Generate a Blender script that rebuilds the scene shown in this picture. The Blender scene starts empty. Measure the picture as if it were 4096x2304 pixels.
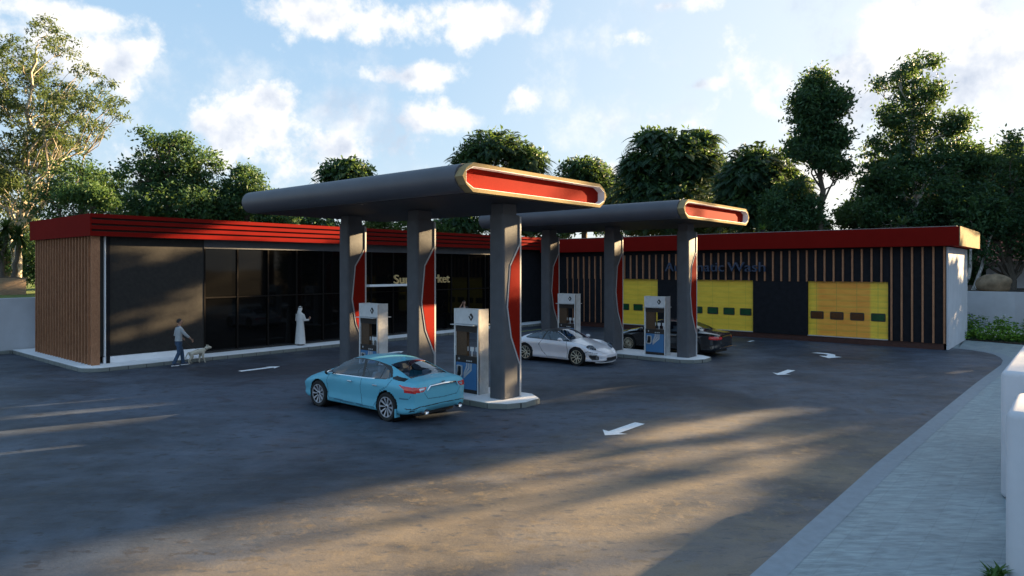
import bpy, math, random
import numpy as np
from mathutils import Vector, Matrix
R = math.radians
scene = bpy.context.scene
C = bpy.data.collections.new('scene'); scene.collection.children.link(C)
rng = np.random.default_rng(7); random.seed(7)
SUN_AZ, SUN_EL = R(-20), R(12.5)          # direction towards the sun (world x axis runs along the shop front)

# ------------------------------------------------------------------ helpers
def tag(o, label=None, cat=None, group=None, kind=None):
    if label: o['label'] = label
    if cat: o['category'] = cat
    if group: o['group'] = group
    if kind: o['kind'] = kind
    return o
def thing(name, label, cat, loc=(0, 0, 0), rz=0, group=None):
    o = bpy.data.objects.new(name, None); C.objects.link(o)
    o.location = loc; o.rotation_euler = (0, 0, rz); o.empty_display_size = .2
    return tag(o, label, cat, group)
def mesh_obj(name, me, parent=None, mats=()):
    me.name = name
    for m in mats: me.materials.append(m)
    o = bpy.data.objects.new(name, me); C.objects.link(o)
    if parent is not None: o.parent = parent
    return o
def kids(o): return [c for c in C.objects if c.parent == o]
def copy_tree(o, parent=None):
    c = o.copy(); C.objects.link(c)
    if parent is not None: c.parent = parent
    for ch in kids(o): copy_tree(ch, c)
    return c

class MB:
    def __init__(s, off=(0, 0, 0)): s.v = []; s.f = []; s.m = []; s.off = off
    def add(s, vs, fs, m=0):
        n = len(s.v); s.v += [tuple(p) for p in vs]
        for f in fs: s.f.append(tuple(i + n for i in f)); s.m.append(m)
        return s
    def box(s, x0, x1, y0, y1, z0, z1, m=0):
        v = [(x, y, z) for z in (z0, z1) for y in (y0, y1) for x in (x0, x1)]
        return s.add(v, [(0, 2, 3, 1), (4, 5, 7, 6), (0, 1, 5, 4), (2, 6, 7, 3), (0, 4, 6, 2), (1, 3, 7, 5)], m)
    def prism(s, poly, axis, a, b, m=0, caps=True):
        # poly in the two remaining axes (x,y),(x,z) or (y,z)
        def P(p, t):
            return (t, p[0], p[1]) if axis == 'x' else (p[0], t, p[1]) if axis == 'y' else (p[0], p[1], t)
        n = len(poly); v = [P(p, a) for p in poly] + [P(p, b) for p in poly]
        f = [(i, (i + 1) % n, n + (i + 1) % n, n + i) for i in range(n)]
        if caps: f += [tuple(range(n - 1, -1, -1)), tuple(range(n, 2 * n))]
        return s.add(v, f, m)
    def ring(s, outer, inner, axis, a, b, m=0):
        def P(p, t):
            return (t, p[0], p[1]) if axis == 'x' else (p[0], t, p[1]) if axis == 'y' else (p[0], p[1], t)
        n = len(outer)
        v = [P(p, a) for p in outer] + [P(p, a) for p in inner] + [P(p, b) for p in outer] + [P(p, b) for p in inner]
        f = []
        for i in range(n):
            j = (i + 1) % n
            f += [(i, j, n + j, n + i), (2*n + i, 3*n + i, 3*n + j, 2*n + j), (i, 2*n + i, 2*n + j, j), (n + i, n + j, 3*n + j, 3*n + i)]
        return s.add(v, f, m)
    def tube(s, pts, rad, n=8, m=0, cap=True):
        pts = [Vector(p) for p in pts]
        if not hasattr(rad, '__len__'): rad = [rad] * len(pts)
        base = len(s.v); vs = []; fs = []
        for i, p in enumerate(pts):
            d = (pts[min(i + 1, len(pts) - 1)] - pts[max(i - 1, 0)]).normalized()
            if i == 0:
                ref = Vector((0, 0, 1)) if abs(d.z) < .9 else Vector((1, 0, 0)); a = d.cross(ref).normalized()
            else: a = (a - d*a.dot(d)).normalized()
            b = d.cross(a)
            for k in range(n):
                t = 2 * math.pi * k / n
                vs.append(p + (a * math.cos(t) + b * math.sin(t)) * rad[i])
        for i in range(len(pts) - 1):
            for k in range(n):
                k2 = (k + 1) % n
                fs.append((i*n + k, i*n + k2, (i+1)*n + k2, (i+1)*n + k))
        if cap: fs += [tuple(range(n - 1, -1, -1)), tuple(range((len(pts)-1)*n, len(pts)*n))]
        return s.add(vs, fs, m)
    def ball(s, c, r, nu=12, nv=8, m=0):
        if not hasattr(r, '__len__'): r = (r, r, r)
        vs = []; fs = []
        for j in range(nv + 1):
            ph = math.pi * j / nv
            for i in range(nu):
                th = 2 * math.pi * i / nu
                vs.append((c[0] + r[0]*math.sin(ph)*math.cos(th), c[1] + r[1]*math.sin(ph)*math.sin(th), c[2] + r[2]*math.cos(ph)))
        for j in range(nv):
            for i in range(nu):
                i2 = (i + 1) % nu
                fs.append((j*nu + i, (j+1)*nu + i, (j+1)*nu + i2, j*nu + i2))
        return s.add(vs, fs, m)
    def lathe(s, prof, c=(0, 0, 0), axis='y', n=28, m=0):
        # prof: list of (radius, along)
        vs = []; fs = []
        for r, a in prof:
            for k in range(n):
                t = 2 * math.pi * k / n
                p = (r*math.cos(t), a, r*math.sin(t)) if axis == 'y' else (r*math.cos(t), r*math.sin(t), a)
                vs.append((c[0]+p[0], c[1]+p[1], c[2]+p[2]))
        for i in range(len(prof) - 1):
            for k in range(n):
                k2 = (k + 1) % n
                fs.append((i*n + k, i*n + k2, (i+1)*n + k2, (i+1)*n + k))
        return s.add(vs, fs, m)
    def build(s, name, mats, parent=None, smooth=False, bevel=0, seg=2, local=False):
        if not isinstance(mats, (list, tuple)): mats = [mats]
        off = s.off
        if parent is not None and not local:
            w = Vector((0, 0, 0)); q = parent
            while q is not None: w += q.location; q = q.parent
            off = tuple(w)
        me = bpy.data.meshes.new(name)
        me.from_pydata([(x - off[0], y - off[1], z - off[2]) for x, y, z in s.v], [], s.f)
        me.polygons.foreach_set('material_index', s.m)
        me.update()
        import bmesh
        bm = bmesh.new(); bm.from_mesh(me)
        bmesh.ops.recalc_face_normals(bm, faces=bm.faces)
        if bevel:
            es = [e for e in bm.edges if len(e.link_faces) == 2 and e.calc_face_angle(0) > R(40)]
            bmesh.ops.bevel(bm, geom=es, offset=bevel, segments=seg, affect='EDGES', profile=.5)
        bm.to_mesh(me); bm.free()
        if smooth:
            me.polygons.foreach_set('use_smooth', [True] * len(me.polygons))
            try: me.set_sharp_from_angle(angle=R(38))
            except Exception: pass
        return mesh_obj(name, me, parent, mats)

# ------------------------------------------------------------------ materials
def newmat(name):
    m = bpy.data.materials.new(name); m.use_nodes = True
    nt = m.node_tree; b = nt.nodes['Principled BSDF']
    return m, nt, b
def N(nt, t, **kw):
    n = nt.nodes.new(t)
    for k, v in kw.items(): setattr(n, k, v)
    return n
def math_n(nt, op, a, b=None, c=None):
    n = N(nt, 'ShaderNodeMath', operation=op)
    for i, x in enumerate((a, b, c)):
        if x is None: continue
        if hasattr(x, 'links'): nt.links.new(x, n.inputs[i])
        else: n.inputs[i].default_value = x
    return n.outputs[0]
def noise_n(nt, scale, detail=4, rough=.55, vec=None, dist=0):
    n = N(nt, 'ShaderNodeTexNoise'); n.inputs['Scale'].default_value = scale
    n.inputs['Detail'].default_value = detail; n.inputs['Roughness'].default_value = rough
    n.inputs['Distortion'].default_value = dist
    if vec is not None: nt.links.new(vec, n.inputs['Vector'])
    return n.outputs['Fac']
def ramp_n(nt, fac, stops):
    n = N(nt, 'ShaderNodeValToRGB'); nt.links.new(fac, n.inputs[0])
    cr = n.color_ramp
    while len(cr.elements) < len(stops): cr.elements.new(.5)
    for e, (p, c) in zip(cr.elements, stops):
        e.position = p; e.color = (*c, 1) if len(c) == 3 else c
    return n.outputs[0]
def mix_n(nt, fac, a, b, typ='MIX'):
    n = N(nt, 'ShaderNodeMixRGB', blend_type=typ)
    for i, x in enumerate((fac, a, b)):
        if hasattr(x, 'links'): nt.links.new(x, n.inputs[i])
        elif i == 0: n.inputs[i].default_value = x
        else: n.inputs[i].default_value = (*x, 1)
    return n.outputs[0]
def objvec(nt, scale=(1, 1, 1), rot=(0, 0, 0)):
    t = N(nt, 'ShaderNodeTexCoord'); mp = N(nt, 'ShaderNodeMapping')
    mp.inputs['Scale'].default_value = scale; mp.inputs['Rotation'].default_value = rot
    nt.links.new(t.outputs['Object'], mp.inputs['Vector'])
    return mp.outputs[0]
def grainvec(nt, sa, sb, ang=40.1):
    # stone and stain grain: coordinates across (sa) and along (sb) a fixed compass bearing of the yard
    t = N(nt, 'ShaderNodeTexCoord'); s = N(nt, 'ShaderNodeSeparateXYZ'); nt.links.new(t.outputs['Object'], s.inputs[0])
    ca, sn_ = math.cos(R(ang)), math.sin(R(ang))
    u = math_n(nt, 'SUBTRACT', math_n(nt, 'MULTIPLY', s.outputs[0], sn_*sa), math_n(nt, 'MULTIPLY', s.outputs[1], ca*sa))
    w = math_n(nt, 'ADD', math_n(nt, 'MULTIPLY', s.outputs[0], ca*sb), math_n(nt, 'MULTIPLY', s.outputs[1], sn_*sb))
    c = N(nt, 'ShaderNodeCombineXYZ'); nt.links.new(u, c.inputs[0]); nt.links.new(w, c.inputs[1]); return c.outputs[0]
def bump_n(nt, b, h, strength=.3, dist=.02):
    n = N(nt, 'ShaderNodeBump'); n.inputs['Strength'].default_value = strength; n.inputs['Distance'].default_value = dist
    nt.links.new(h, n.inputs['Height']); nt.links.new(n.outputs[0], b.inputs['Normal'])
def mat(name, col, rough=.6, metal=0, var=.12, scale=6, bump=0, bscale=60, coat=0, spec=.5):
    m, nt, b = newmat(name)
    v = objvec(nt)
    f = noise_n(nt, scale, 5, .6, v)
    c1 = tuple(x * (1 - var) for x in col); c2 = tuple(min(1, x * (1 + var)) for x in col)
    nt.links.new(ramp_n(nt, f, [(.3, c1), (.7, c2)]), b.inputs['Base Color'])
    b.inputs['Roughness'].default_value = rough; b.inputs['Metallic'].default_value = metal
    b.inputs['Specular IOR Level'].default_value = spec
    if coat: b.inputs['Coat Weight'].default_value = coat; b.inputs['Coat Roughness'].default_value = .05
    if bump: bump_n(nt, b, noise_n(nt, bscale, 3, .6, v), bump, .01)
    return m

M = {}
M['red'] = mat('red_cladding', (.155, .007, .005), .85, var=.06, scale=1.5, spec=.04)
M['red_panel'] = mat('red_panel', (.20, .010, .005), .8, var=.06, scale=1, spec=.04)
M['groove'] = mat('groove_black', (.012, .008, .008), .8)
M['cream'] = mat('cream_render', (.29, .225, .125), .95, var=.08, bump=.5, bscale=40, spec=.03)
M['grey_concrete'] = mat('grey_concrete', (.070, .074, .086), .65, var=.12, scale=3, bump=.6, bscale=45)
M['canopy_grey'] = mat('canopy_grey', (.066, .068, .084), .5, var=.1, scale=1.2, bump=.15, bscale=30)
M['soffit'] = mat('soffit_dark', (.012, .012, .014), .6, var=.2, scale=3)
M['trim_grey'] = mat('light_grey_trim', (.42, .42, .43), .4, var=.05)
M['white'] = mat('white_paint', (.80, .81, .84), .6, var=.05, scale=2, bump=.1)
M['white_wall'] = mat('white_render_wall', (.54, .55, .59), .95, spec=.05, var=.07, scale=1.2, bump=.25, bscale=25)
M['mullion'] = mat('speckled_mullion', (.012, .010, .009), .9, var=.5, scale=40, spec=.08)
M['navy'] = mat('navy_letter', (.030, .045, .085), .6)
M['gold_letter'] = mat('gold_letter', (.60, .42, .19), .5, var=.05)
M['black'] = mat('black_plastic', (.012, .012, .013), .45)
M['rubber'] = mat('tyre_rubber', (.012, .012, .012), .85)
M['chrome'] = mat('chrome', (.75, .76, .78), .12, 1, var=.03)
M['steel'] = mat('brushed_steel', (.5, .5, .52), .35, 1, var=.1)
M['brown_dark'] = mat('dark_brown_base', (.055, .016, .010), .6, var=.3, scale=8)
M['paint_white'] = mat('road_paint', (.75, .77, .80), .6, var=.12, scale=9)
M['paint_yellow'] = mat('yellow_road_paint', (.55, .62, .06), .6)
M['roof_grey'] = mat('flat_roof', (.22, .22, .22), .8)
M['soil'] = mat('dark_soil', (.03, .022, .015), .95, var=.4, scale=12, bump=.8, bscale=12)
M['rim_black'] = mat('rim_black', (.015, .015, .016), .35, coat=.4)
M['rim_silver'] = mat('rim_silver', (.44, .45, .49), .35, .3, var=.03)
M['rim_gold'] = mat('rim_pale_gold', (.62, .56, .44), .3, .4, var=.05)
M['interior'] = mat('car_interior', (.10, .105, .12), .8)
M['seat'] = mat('car_seat', (.22, .24, .27), .7)

def m_asphalt():
    m, nt, b = newmat('asphalt'); v = objvec(nt)
    big = noise_n(nt, .16, 6, .6, v, .6)
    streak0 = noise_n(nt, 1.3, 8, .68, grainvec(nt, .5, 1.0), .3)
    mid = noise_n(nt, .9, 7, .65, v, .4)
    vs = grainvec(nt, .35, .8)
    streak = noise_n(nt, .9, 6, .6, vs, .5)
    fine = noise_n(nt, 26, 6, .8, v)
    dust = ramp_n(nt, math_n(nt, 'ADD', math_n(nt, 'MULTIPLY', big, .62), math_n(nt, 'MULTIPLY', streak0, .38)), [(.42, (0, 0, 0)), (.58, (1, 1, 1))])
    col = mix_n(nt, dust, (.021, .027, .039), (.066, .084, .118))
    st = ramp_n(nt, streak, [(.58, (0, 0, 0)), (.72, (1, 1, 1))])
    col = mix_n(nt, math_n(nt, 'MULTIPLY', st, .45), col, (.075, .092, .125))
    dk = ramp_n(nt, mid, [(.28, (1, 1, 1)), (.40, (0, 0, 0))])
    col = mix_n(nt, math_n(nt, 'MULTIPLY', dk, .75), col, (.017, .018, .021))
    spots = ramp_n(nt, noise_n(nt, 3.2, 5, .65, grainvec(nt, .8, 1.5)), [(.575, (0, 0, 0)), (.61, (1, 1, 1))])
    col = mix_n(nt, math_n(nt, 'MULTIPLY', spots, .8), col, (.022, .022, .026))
    # sandy flecks, and a warm pale tint painting sunlight into the lit patch
    sand_glow = math_n(nt, 'MULTIPLY', ramp_n(nt, noise_n(nt, 3.5, 10, .78, v, .15), [(.52, (0, 0, 0)), (.60, (1, 1, 1))]),
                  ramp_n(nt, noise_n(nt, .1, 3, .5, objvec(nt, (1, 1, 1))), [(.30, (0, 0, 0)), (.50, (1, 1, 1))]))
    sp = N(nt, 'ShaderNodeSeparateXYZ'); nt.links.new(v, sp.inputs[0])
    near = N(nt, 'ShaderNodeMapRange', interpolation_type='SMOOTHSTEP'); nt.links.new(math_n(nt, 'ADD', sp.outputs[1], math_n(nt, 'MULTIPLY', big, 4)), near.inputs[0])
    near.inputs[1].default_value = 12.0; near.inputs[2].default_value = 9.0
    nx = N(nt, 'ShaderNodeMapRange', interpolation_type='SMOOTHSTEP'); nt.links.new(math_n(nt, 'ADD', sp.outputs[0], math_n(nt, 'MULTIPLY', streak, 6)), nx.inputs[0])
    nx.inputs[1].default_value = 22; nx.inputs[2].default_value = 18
    sun_mask = math_n(nt, 'MULTIPLY', near.outputs[0], nx.outputs[0]); sand_glow = math_n(nt, 'MULTIPLY', sand_glow, sun_mask)
    col = mix_n(nt, math_n(nt, 'MULTIPLY', sand_glow, .38), col, (.25, .18, .09))
    col = mix_n(nt, math_n(nt, 'MULTIPLY', math_n(nt, 'MULTIPLY', sun_mask, ramp_n(nt, streak, [(.38, (.25, .25, .25)), (.58, (1, 1, 1))])), .68), col, (.185, .15, .108))  # sunlight on the foreground patch painted as a warm paler tint
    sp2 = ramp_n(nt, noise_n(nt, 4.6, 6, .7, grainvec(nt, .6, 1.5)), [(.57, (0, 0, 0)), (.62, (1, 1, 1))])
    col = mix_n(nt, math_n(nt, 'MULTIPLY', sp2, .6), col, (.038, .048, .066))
    col = mix_n(nt, .5, col, mix_n(nt, fine, (.18, .18, .18), (.85, .85, .85)), 'OVERLAY')
    nt.links.new(col, b.inputs['Base Color'])
    rr = N(nt, 'ShaderNodeMapRange'); nt.links.new(mid, rr.inputs[0]); rr.inputs[1].default_value = .3; rr.inputs[2].default_value = .7
    rr.inputs[3].default_value = .45; rr.inputs[4].default_value = .7; b.inputs['Specular IOR Level'].default_value = .4
    nt.links.new(rr.outputs[0], b.inputs['Roughness'])
    h = math_n(nt, 'ADD', math_n(nt, 'MULTIPLY', fine, .5), noise_n(nt, 14, 4, .6, v))
    bump_n(nt, b, h, .35, .012)
    return m
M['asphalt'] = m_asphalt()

def m_stone_paving():
    m, nt, b = newmat('blue_stone_paving')
    v = objvec(nt, (1, 1, 1), (0, 0, 0))
    br = N(nt, 'ShaderNodeTexBrick'); nt.links.new(v, br.inputs['Vector'])
    br.inputs['Scale'].default_value = 1; br.inputs['Mortar Size'].default_value = .006
    br.inputs['Brick Width'].default_value = 1.1; br.inputs['Row Height'].default_value = .42
    br.inputs['Color1'].default_value = (.19, .245, .28, 1); br.inputs['Color2'].default_value = (.22, .28, .315, 1)
    br.inputs['Mortar'].default_value = (.17, .22, .25, 1)
    vs = grainvec(nt, .8, 3.2)
    rip = noise_n(nt, 3.2, 7, .65, vs, .6)
    col = mix_n(nt, .65, br.outputs[0], ramp_n(nt, rip, [(.3, (.16, .18, .20)), (.5, (.5, .5, .5)), (.7, (.86, .85, .82))]), 'OVERLAY')
    col = mix_n(nt, math_n(nt, 'MULTIPLY', noise_n(nt, .7, 4, .6, v), .4), col, (.22, .27, .28))
    nt.links.new(col, b.inputs['Base Color']); b.inputs['Roughness'].default_value = .55
    bump_n(nt, b, rip, .7, .03)
    return m
M['paving'] = m_stone_paving()

def m_kerb():
    m, nt, b = newmat('kerb_stone_blocks'); v = objvec(nt)
    sx = N(nt, 'ShaderNodeSeparateXYZ'); nt.links.new(v, sx.inputs[0])
    s = math_n(nt, 'ADD', sx.outputs[0], sx.outputs[1])
    fr = math_n(nt, 'FRACT', math_n(nt, 'MULTIPLY', s, 1.6))
    j = math_n(nt, 'LESS_THAN', fr, .035)
    sp = noise_n(nt, 40, 4, .7, v)
    base = ramp_n(nt, sp, [(.3, (.15, .165, .155)), (.7, (.24, .25, .235))])
    cell = N(nt, 'ShaderNodeTexWhiteNoise', noise_dimensions='1D'); nt.links.new(math_n(nt, 'FLOOR', math_n(nt, 'MULTIPLY', s, 1.6)), cell.inputs['W'])
    base = mix_n(nt, math_n(nt, 'MULTIPLY', cell.outputs[0], .35), base, (.13, .14, .135))
    nt.links.new(mix_n(nt, j, base, (.03, .03, .03)), b.inputs['Base Color'])
    b.inputs['Roughness'].default_value = .8; bump_n(nt, b, sp, .3, .01)
    return m
M['kerb'] = m_kerb()

def m_osb():
    m, nt, b = newmat('pressed_wood_slat')
    vs = objvec(nt, (1, 1, .35))
    a = noise_n(nt, 26, 4, .7, vs, 1.2)
    c = ramp_n(nt, a, [(.25, (.12, .048, .022)), (.5, (.34, .155, .075)), (.66, (.44, .22, .11)), (.78, (.60, .38, .24))])
    c = mix_n(nt, .35, c, ramp_n(nt, noise_n(nt, 2.5, 3, .5, objvec(nt)), [(.3, (.26, .11, .055)), (.7, (.44, .20, .10))]))
    nt.links.new(c, b.inputs['Base Color']); b.inputs['Roughness'].default_value = .75
    bump_n(nt, b, a, .4, .006)
    return m
M['osb'] = m_osb()

def m_herring():
    m, nt, b = newmat('dark_herringbone_cladding'); v = objvec(nt)
    sx = N(nt, 'ShaderNodeSeparateXYZ'); nt.links.new(v, sx.inputs[0])
    x = math_n(nt, 'ADD', sx.outputs[0], sx.outputs[1])
    tri = math_n(nt, 'PINGPONG', x, .07)
    ph = math_n(nt, 'FRACT', math_n(nt, 'MULTIPLY', math_n(nt, 'ADD', sx.outputs[2], tri), 17))
    g = math_n(nt, 'LESS_THAN', ph, .22)
    n = noise_n(nt, 9, 4, .6, v)
    c = ramp_n(nt, n, [(.3, (.018, .017, .017)), (.7, (.030, .028, .026))])
    nt.links.new(mix_n(nt, math_n(nt, 'MULTIPLY', g, .35), c, (.015, .014, .014)), b.inputs['Base Color'])
    b.inputs['Roughness'].default_value = .55; b.inputs['Specular IOR Level'].default_value = .25
    bump_n(nt, b, ph, .12, .004)
    return m
M['herring'] = m_herring()
M['dark_wall'] = mat('dark_charcoal_render', (.012, .0125, .016), .8, spec=.15, var=.25, scale=4, bump=.4, bscale=50)

def m_glass_dark():
    m, nt, b = newmat('dark_shop_glass')
    b.inputs['Base Color'].default_value = (.003, .003, .003, 1); b.inputs['Roughness'].default_value = .04
    b.inputs['Specular IOR Level'].default_value = .2
    bump_n(nt, b, noise_n(nt, .6, 2, .5, objvec(nt)), .05, .05)
    return m
M['glass_dark'] = m_glass_dark()

def m_door(name, orange):  # orange: paint the sunset reflection over the yellow
    m, nt, b = newmat(name); v = objvec(nt)
    sx = N(nt, 'ShaderNodeSeparateXYZ'); nt.links.new(v, sx.inputs[0])
    y, z = sx.outputs[1], sx.outputs[2]
    n = noise_n(nt, 3, 5, .6, objvec(nt, (1, .4, 1.6)), .5)
    base = ramp_n(nt, n, [(.3, (.78, .50, .035)), (.7, (.92, .62, .055))])
    if orange:
        o = ramp_n(nt, n, [(.3, (.80, .26, .03)), (.7, (.88, .38, .05))])  # sunset reflection painted as orange over the yellow door
        mk = N(nt, 'ShaderNodeMapRange', interpolation_type='SMOOTHSTEP'); nt.links.new(y, mk.inputs[0])
        mk.inputs[1].default_value = -1.1; mk.inputs[2].default_value = -.95
        mk2 = N(nt, 'ShaderNodeMapRange', interpolation_type='SMOOTHSTEP'); nt.links.new(y, mk2.inputs[0])
        mk2.inputs[1].default_value = 1.6; mk2.inputs[2].default_value = 1.2
        base = mix_n(nt, math_n(nt, 'MULTIPLY', math_n(nt, 'MULTIPLY', mk.outputs[0], mk2.outputs[0]), .85), base, o)
    # fine grid of panel joints and rail lines
    w = math_n(nt, 'ADD', z, math_n(nt, 'MULTIPLY', noise_n(nt, 1.2, 2, .5, v), .01))
    l1 = math_n(nt, 'LESS_THAN', math_n(nt, 'FRACT', math_n(nt, 'MULTIPLY', w, 3.4)), .05)
    l2 = math_n(nt, 'LESS_THAN', math_n(nt, 'FRACT', math_n(nt, 'ADD', math_n(nt, 'MULTIPLY', w, 3.4), .82)), .03)
    l3 = math_n(nt, 'LESS_THAN', math_n(nt, 'FRACT', math_n(nt, 'ADD', math_n(nt, 'MULTIPLY', y, 1.0846), .48)), .02)
    ln = math_n(nt, 'MAXIMUM', math_n(nt, 'MAXIMUM', l1, l2), l3)
    base = mix_n(nt, math_n(nt, 'MULTIPLY', ln, .75 if orange else .4), base, (.28, .30, .04))
    nt.links.new(base, b.inputs['Base Color']); b.inputs['Roughness'].default_value = .45
    return m
M['door_yellow'] = m_door('yellow_sectional_door', False)
M['door_sunset'] = m_door('yellow_door_painted_sunset', True)
M['green_glass'] = mat('green_tinted_pane', (.012, .07, .025), .12, var=.3, scale=3)
M['brown_glass'] = mat('brown_tinted_pane', (.09, .035, .012), .15, var=.3, scale=3)

def m_pump_side():
    m, nt, b = newmat('chipped_white_pump_panel'); v = objvec(nt)
    n = noise_n(nt, 5, 6, .65, v)
    c = ramp_n(nt, n, [(.3, (.52, .52, .52)), (.7, (.72, .72, .72))])
    vo = N(nt, 'ShaderNodeTexNoise'); vo.inputs['Scale'].default_value = 9; vo.inputs['Detail'].default_value = 8; vo.inputs['Roughness'].default_value = .75; vo.inputs['Distortion'].default_value = 1.5
    nt.links.new(v, vo.inputs['Vector'])
    k = ramp_n(nt, vo.outputs['Fac'], [(.64, (0, 0, 0)), (.68, (1, 1, 1))])
    c = mix_n(nt, math_n(nt, 'MULTIPLY', k, .75), c, (.13, .11, .09))
    nt.links.new(c, b.inputs['Base Color']); b.inputs['Roughness'].default_value = .6
    bump_n(nt, b, vo.outputs['Fac'], .4, .01)
    return m
M['pump_side'] = m_pump_side()
M['pump_head'] = mat('light_grey_pump_header', (.56, .565, .58), .55, var=.08, scale=8, bump=.2)
M['pump_dark'] = mat('dark_brown_pump_body', (.018, .013, .011), .6, var=.3, scale=30)
M['pump_brown'] = mat('rusty_brown_pump_column', (.075, .040, .018), .7, var=.5, scale=60)
M['pump_blue'] = mat('blue_pump_panel', (.045, .16, .34), .45, var=.06, scale=1.5)

def m_leaf(name, cols, trans=.35):
    m, nt, b = newmat(name)
    g = N(nt, 'ShaderNodeNewGeometry')
    r = N(nt, 'ShaderNodeTexCoord')
    n1 = noise_n(nt, .5, 3, .6, r.outputs['Object']); 
    at = N(nt, 'ShaderNodeAttribute'); at.attribute_name = 'tone'
    f = math_n(nt, 'ADD', math_n(nt, 'MULTIPLY', at.outputs['Fac'], .7), math_n(nt, 'MULTIPLY', n1, .35))
    c = ramp_n(nt, f, [(.1, cols[0]), (.45, cols[1]), (.9, cols[2])])
    nt.links.new(c, b.inputs['Base Color']); b.inputs['Roughness'].default_value = .55
    b.inputs['Specular IOR Level'].default_value = .3
    t = N(nt, 'ShaderNodeBsdfTranslucent')
    nt.links.new(mix_n(nt, .5, c, (.18, .27, .05)), t.inputs[0])
    mx = N(nt, 'ShaderNodeMixShader'); mx.inputs[0].default_value = trans
    nt.links.new(b.outputs[0], mx.inputs[1]); nt.links.new(t.outputs[0], mx.inputs[2])
    nt.links.new(mx.outputs[0], nt.nodes['Material Output'].inputs[0])
    return m
M['leaf_dark'] = m_leaf('dark_green_leaves', [(.007, .028, .016), (.020, .066, .030), (.055, .125, .045)])
M['leaf_mid'] = m_leaf('mid_green_leaves', [(.014, .042, .016), (.036, .090, .030), (.08, .155, .042)])
M['leaf_gum'] = m_leaf('olive_gum_leaves', [(.022, .040, .018), (.055, .085, .032), (.13, .16, .055)])
M['leaf_bright'] = m_leaf('bright_green_leaves', [(.03, .09, .015), (.08, .20, .025), (.20, .38, .04)])
M['leaf_palm'] = m_leaf('palm_frond_leaves', [(.006, .022, .014), (.016, .048, .026), (.040, .090, .040)], .2)
M['leaf_cord'] = m_leaf('sword_leaves', [(.02, .04, .012), (.05, .09, .025), (.14, .16, .05)])
M['petal'] = mat('violet_petals', (.07, .06, .22), .6)
M['backing'] = mat('dark_brown_backing', (.035, .018, .011), .8)
M['bark'] = mat('brown_grey_bark', (.09, .075, .06), .9, var=.35, scale=12, bump=.8, bscale=20)
def m_bark_pale(name, c1, c2, c3):
    m, nt, b = newmat(name)
    f = noise_n(nt, 3.2, 5, .6, objvec(nt, (1, 1, .5)), .8)
    nt.links.new(ramp_n(nt, f, [(.35, c1), (.5, c2), (.66, c3)]), b.inputs['Base Color'])
    b.inputs['Roughness'].default_value = .7
    return m
M['bark_pale'] = m_bark_pale('pale_gum_bark', (.18, .13, .09), (.36, .31, .24), (.48, .44, .37))
M['bark_birch'] = m_bark_pale('white_birch_bark', (.02, .02, .02), (.45, .43, .40), (.60, .58, .55))
def m_grass():
    m, nt, b = newmat('lawn_grass'); v = objvec(nt)
    c = ramp_n(nt, noise_n(nt, 30, 4, .7, v), [(.3, (.05, .09, .018)), (.7, (.13, .19, .035))])
    c = mix_n(nt, .4, c, ramp_n(nt, noise_n(nt, .8, 4, .6, v), [(.35, (.04, .07, .015)), (.65, (.15, .20, .03))]))
    nt.links.new(c, b.inputs['Base Color']); b.inputs['Roughness'].default_value = .9
    bump_n(nt, b, noise_n(nt, 60, 2, .6, v), .9, .03)
    return m
M['grass'] = m_grass()
def m_planter():
    m, nt, b = newmat('layered_stone_cladding')
    v = objvec(nt, (1, 1, 1))
    f = noise_n(nt, 6, 5, .7, objvec(nt, (.8, .8, 9)), .3)
    nt.links.new(ramp_n(nt, f, [(.3, (.15, .10, .065)), (.5, (.30, .21, .14)), (.7, (.40, .29, .20))]), b.inputs['Base Color'])
    b.inputs['Roughness'].default_value = .85; bump_n(nt, b, f, .9, .04)
    return m
M['planter'] = m_planter()
def m_tile():
    m, nt, b = newmat('red_roof_tiles'); v = objvec(nt)
    sx = N(nt, 'ShaderNodeSeparateXYZ'); nt.links.new(v, sx.inputs[0])
    w = math_n(nt, 'PINGPONG', sx.outputs[1], .12)
    w2 = math_n(nt, 'FRACT', math_n(nt, 'MULTIPLY', sx.outputs[2], 4))
    nt.links.new(mix_n(nt, math_n(nt, 'MULTIPLY', w, 5), (.30, .06, .035), (.55, .16, .09)), b.inputs['Base Color'])
    bump_n(nt, b, math_n(nt, 'ADD', math_n(nt, 'MULTIPLY', w, 8), w2), .8, .05)
    return m
M['tile'] = m_tile()
M['rock'] = mat('brown_boulder', (.20, .14, .085), .85, var=.4, scale=2.5, bump=1, bscale=6)

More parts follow.
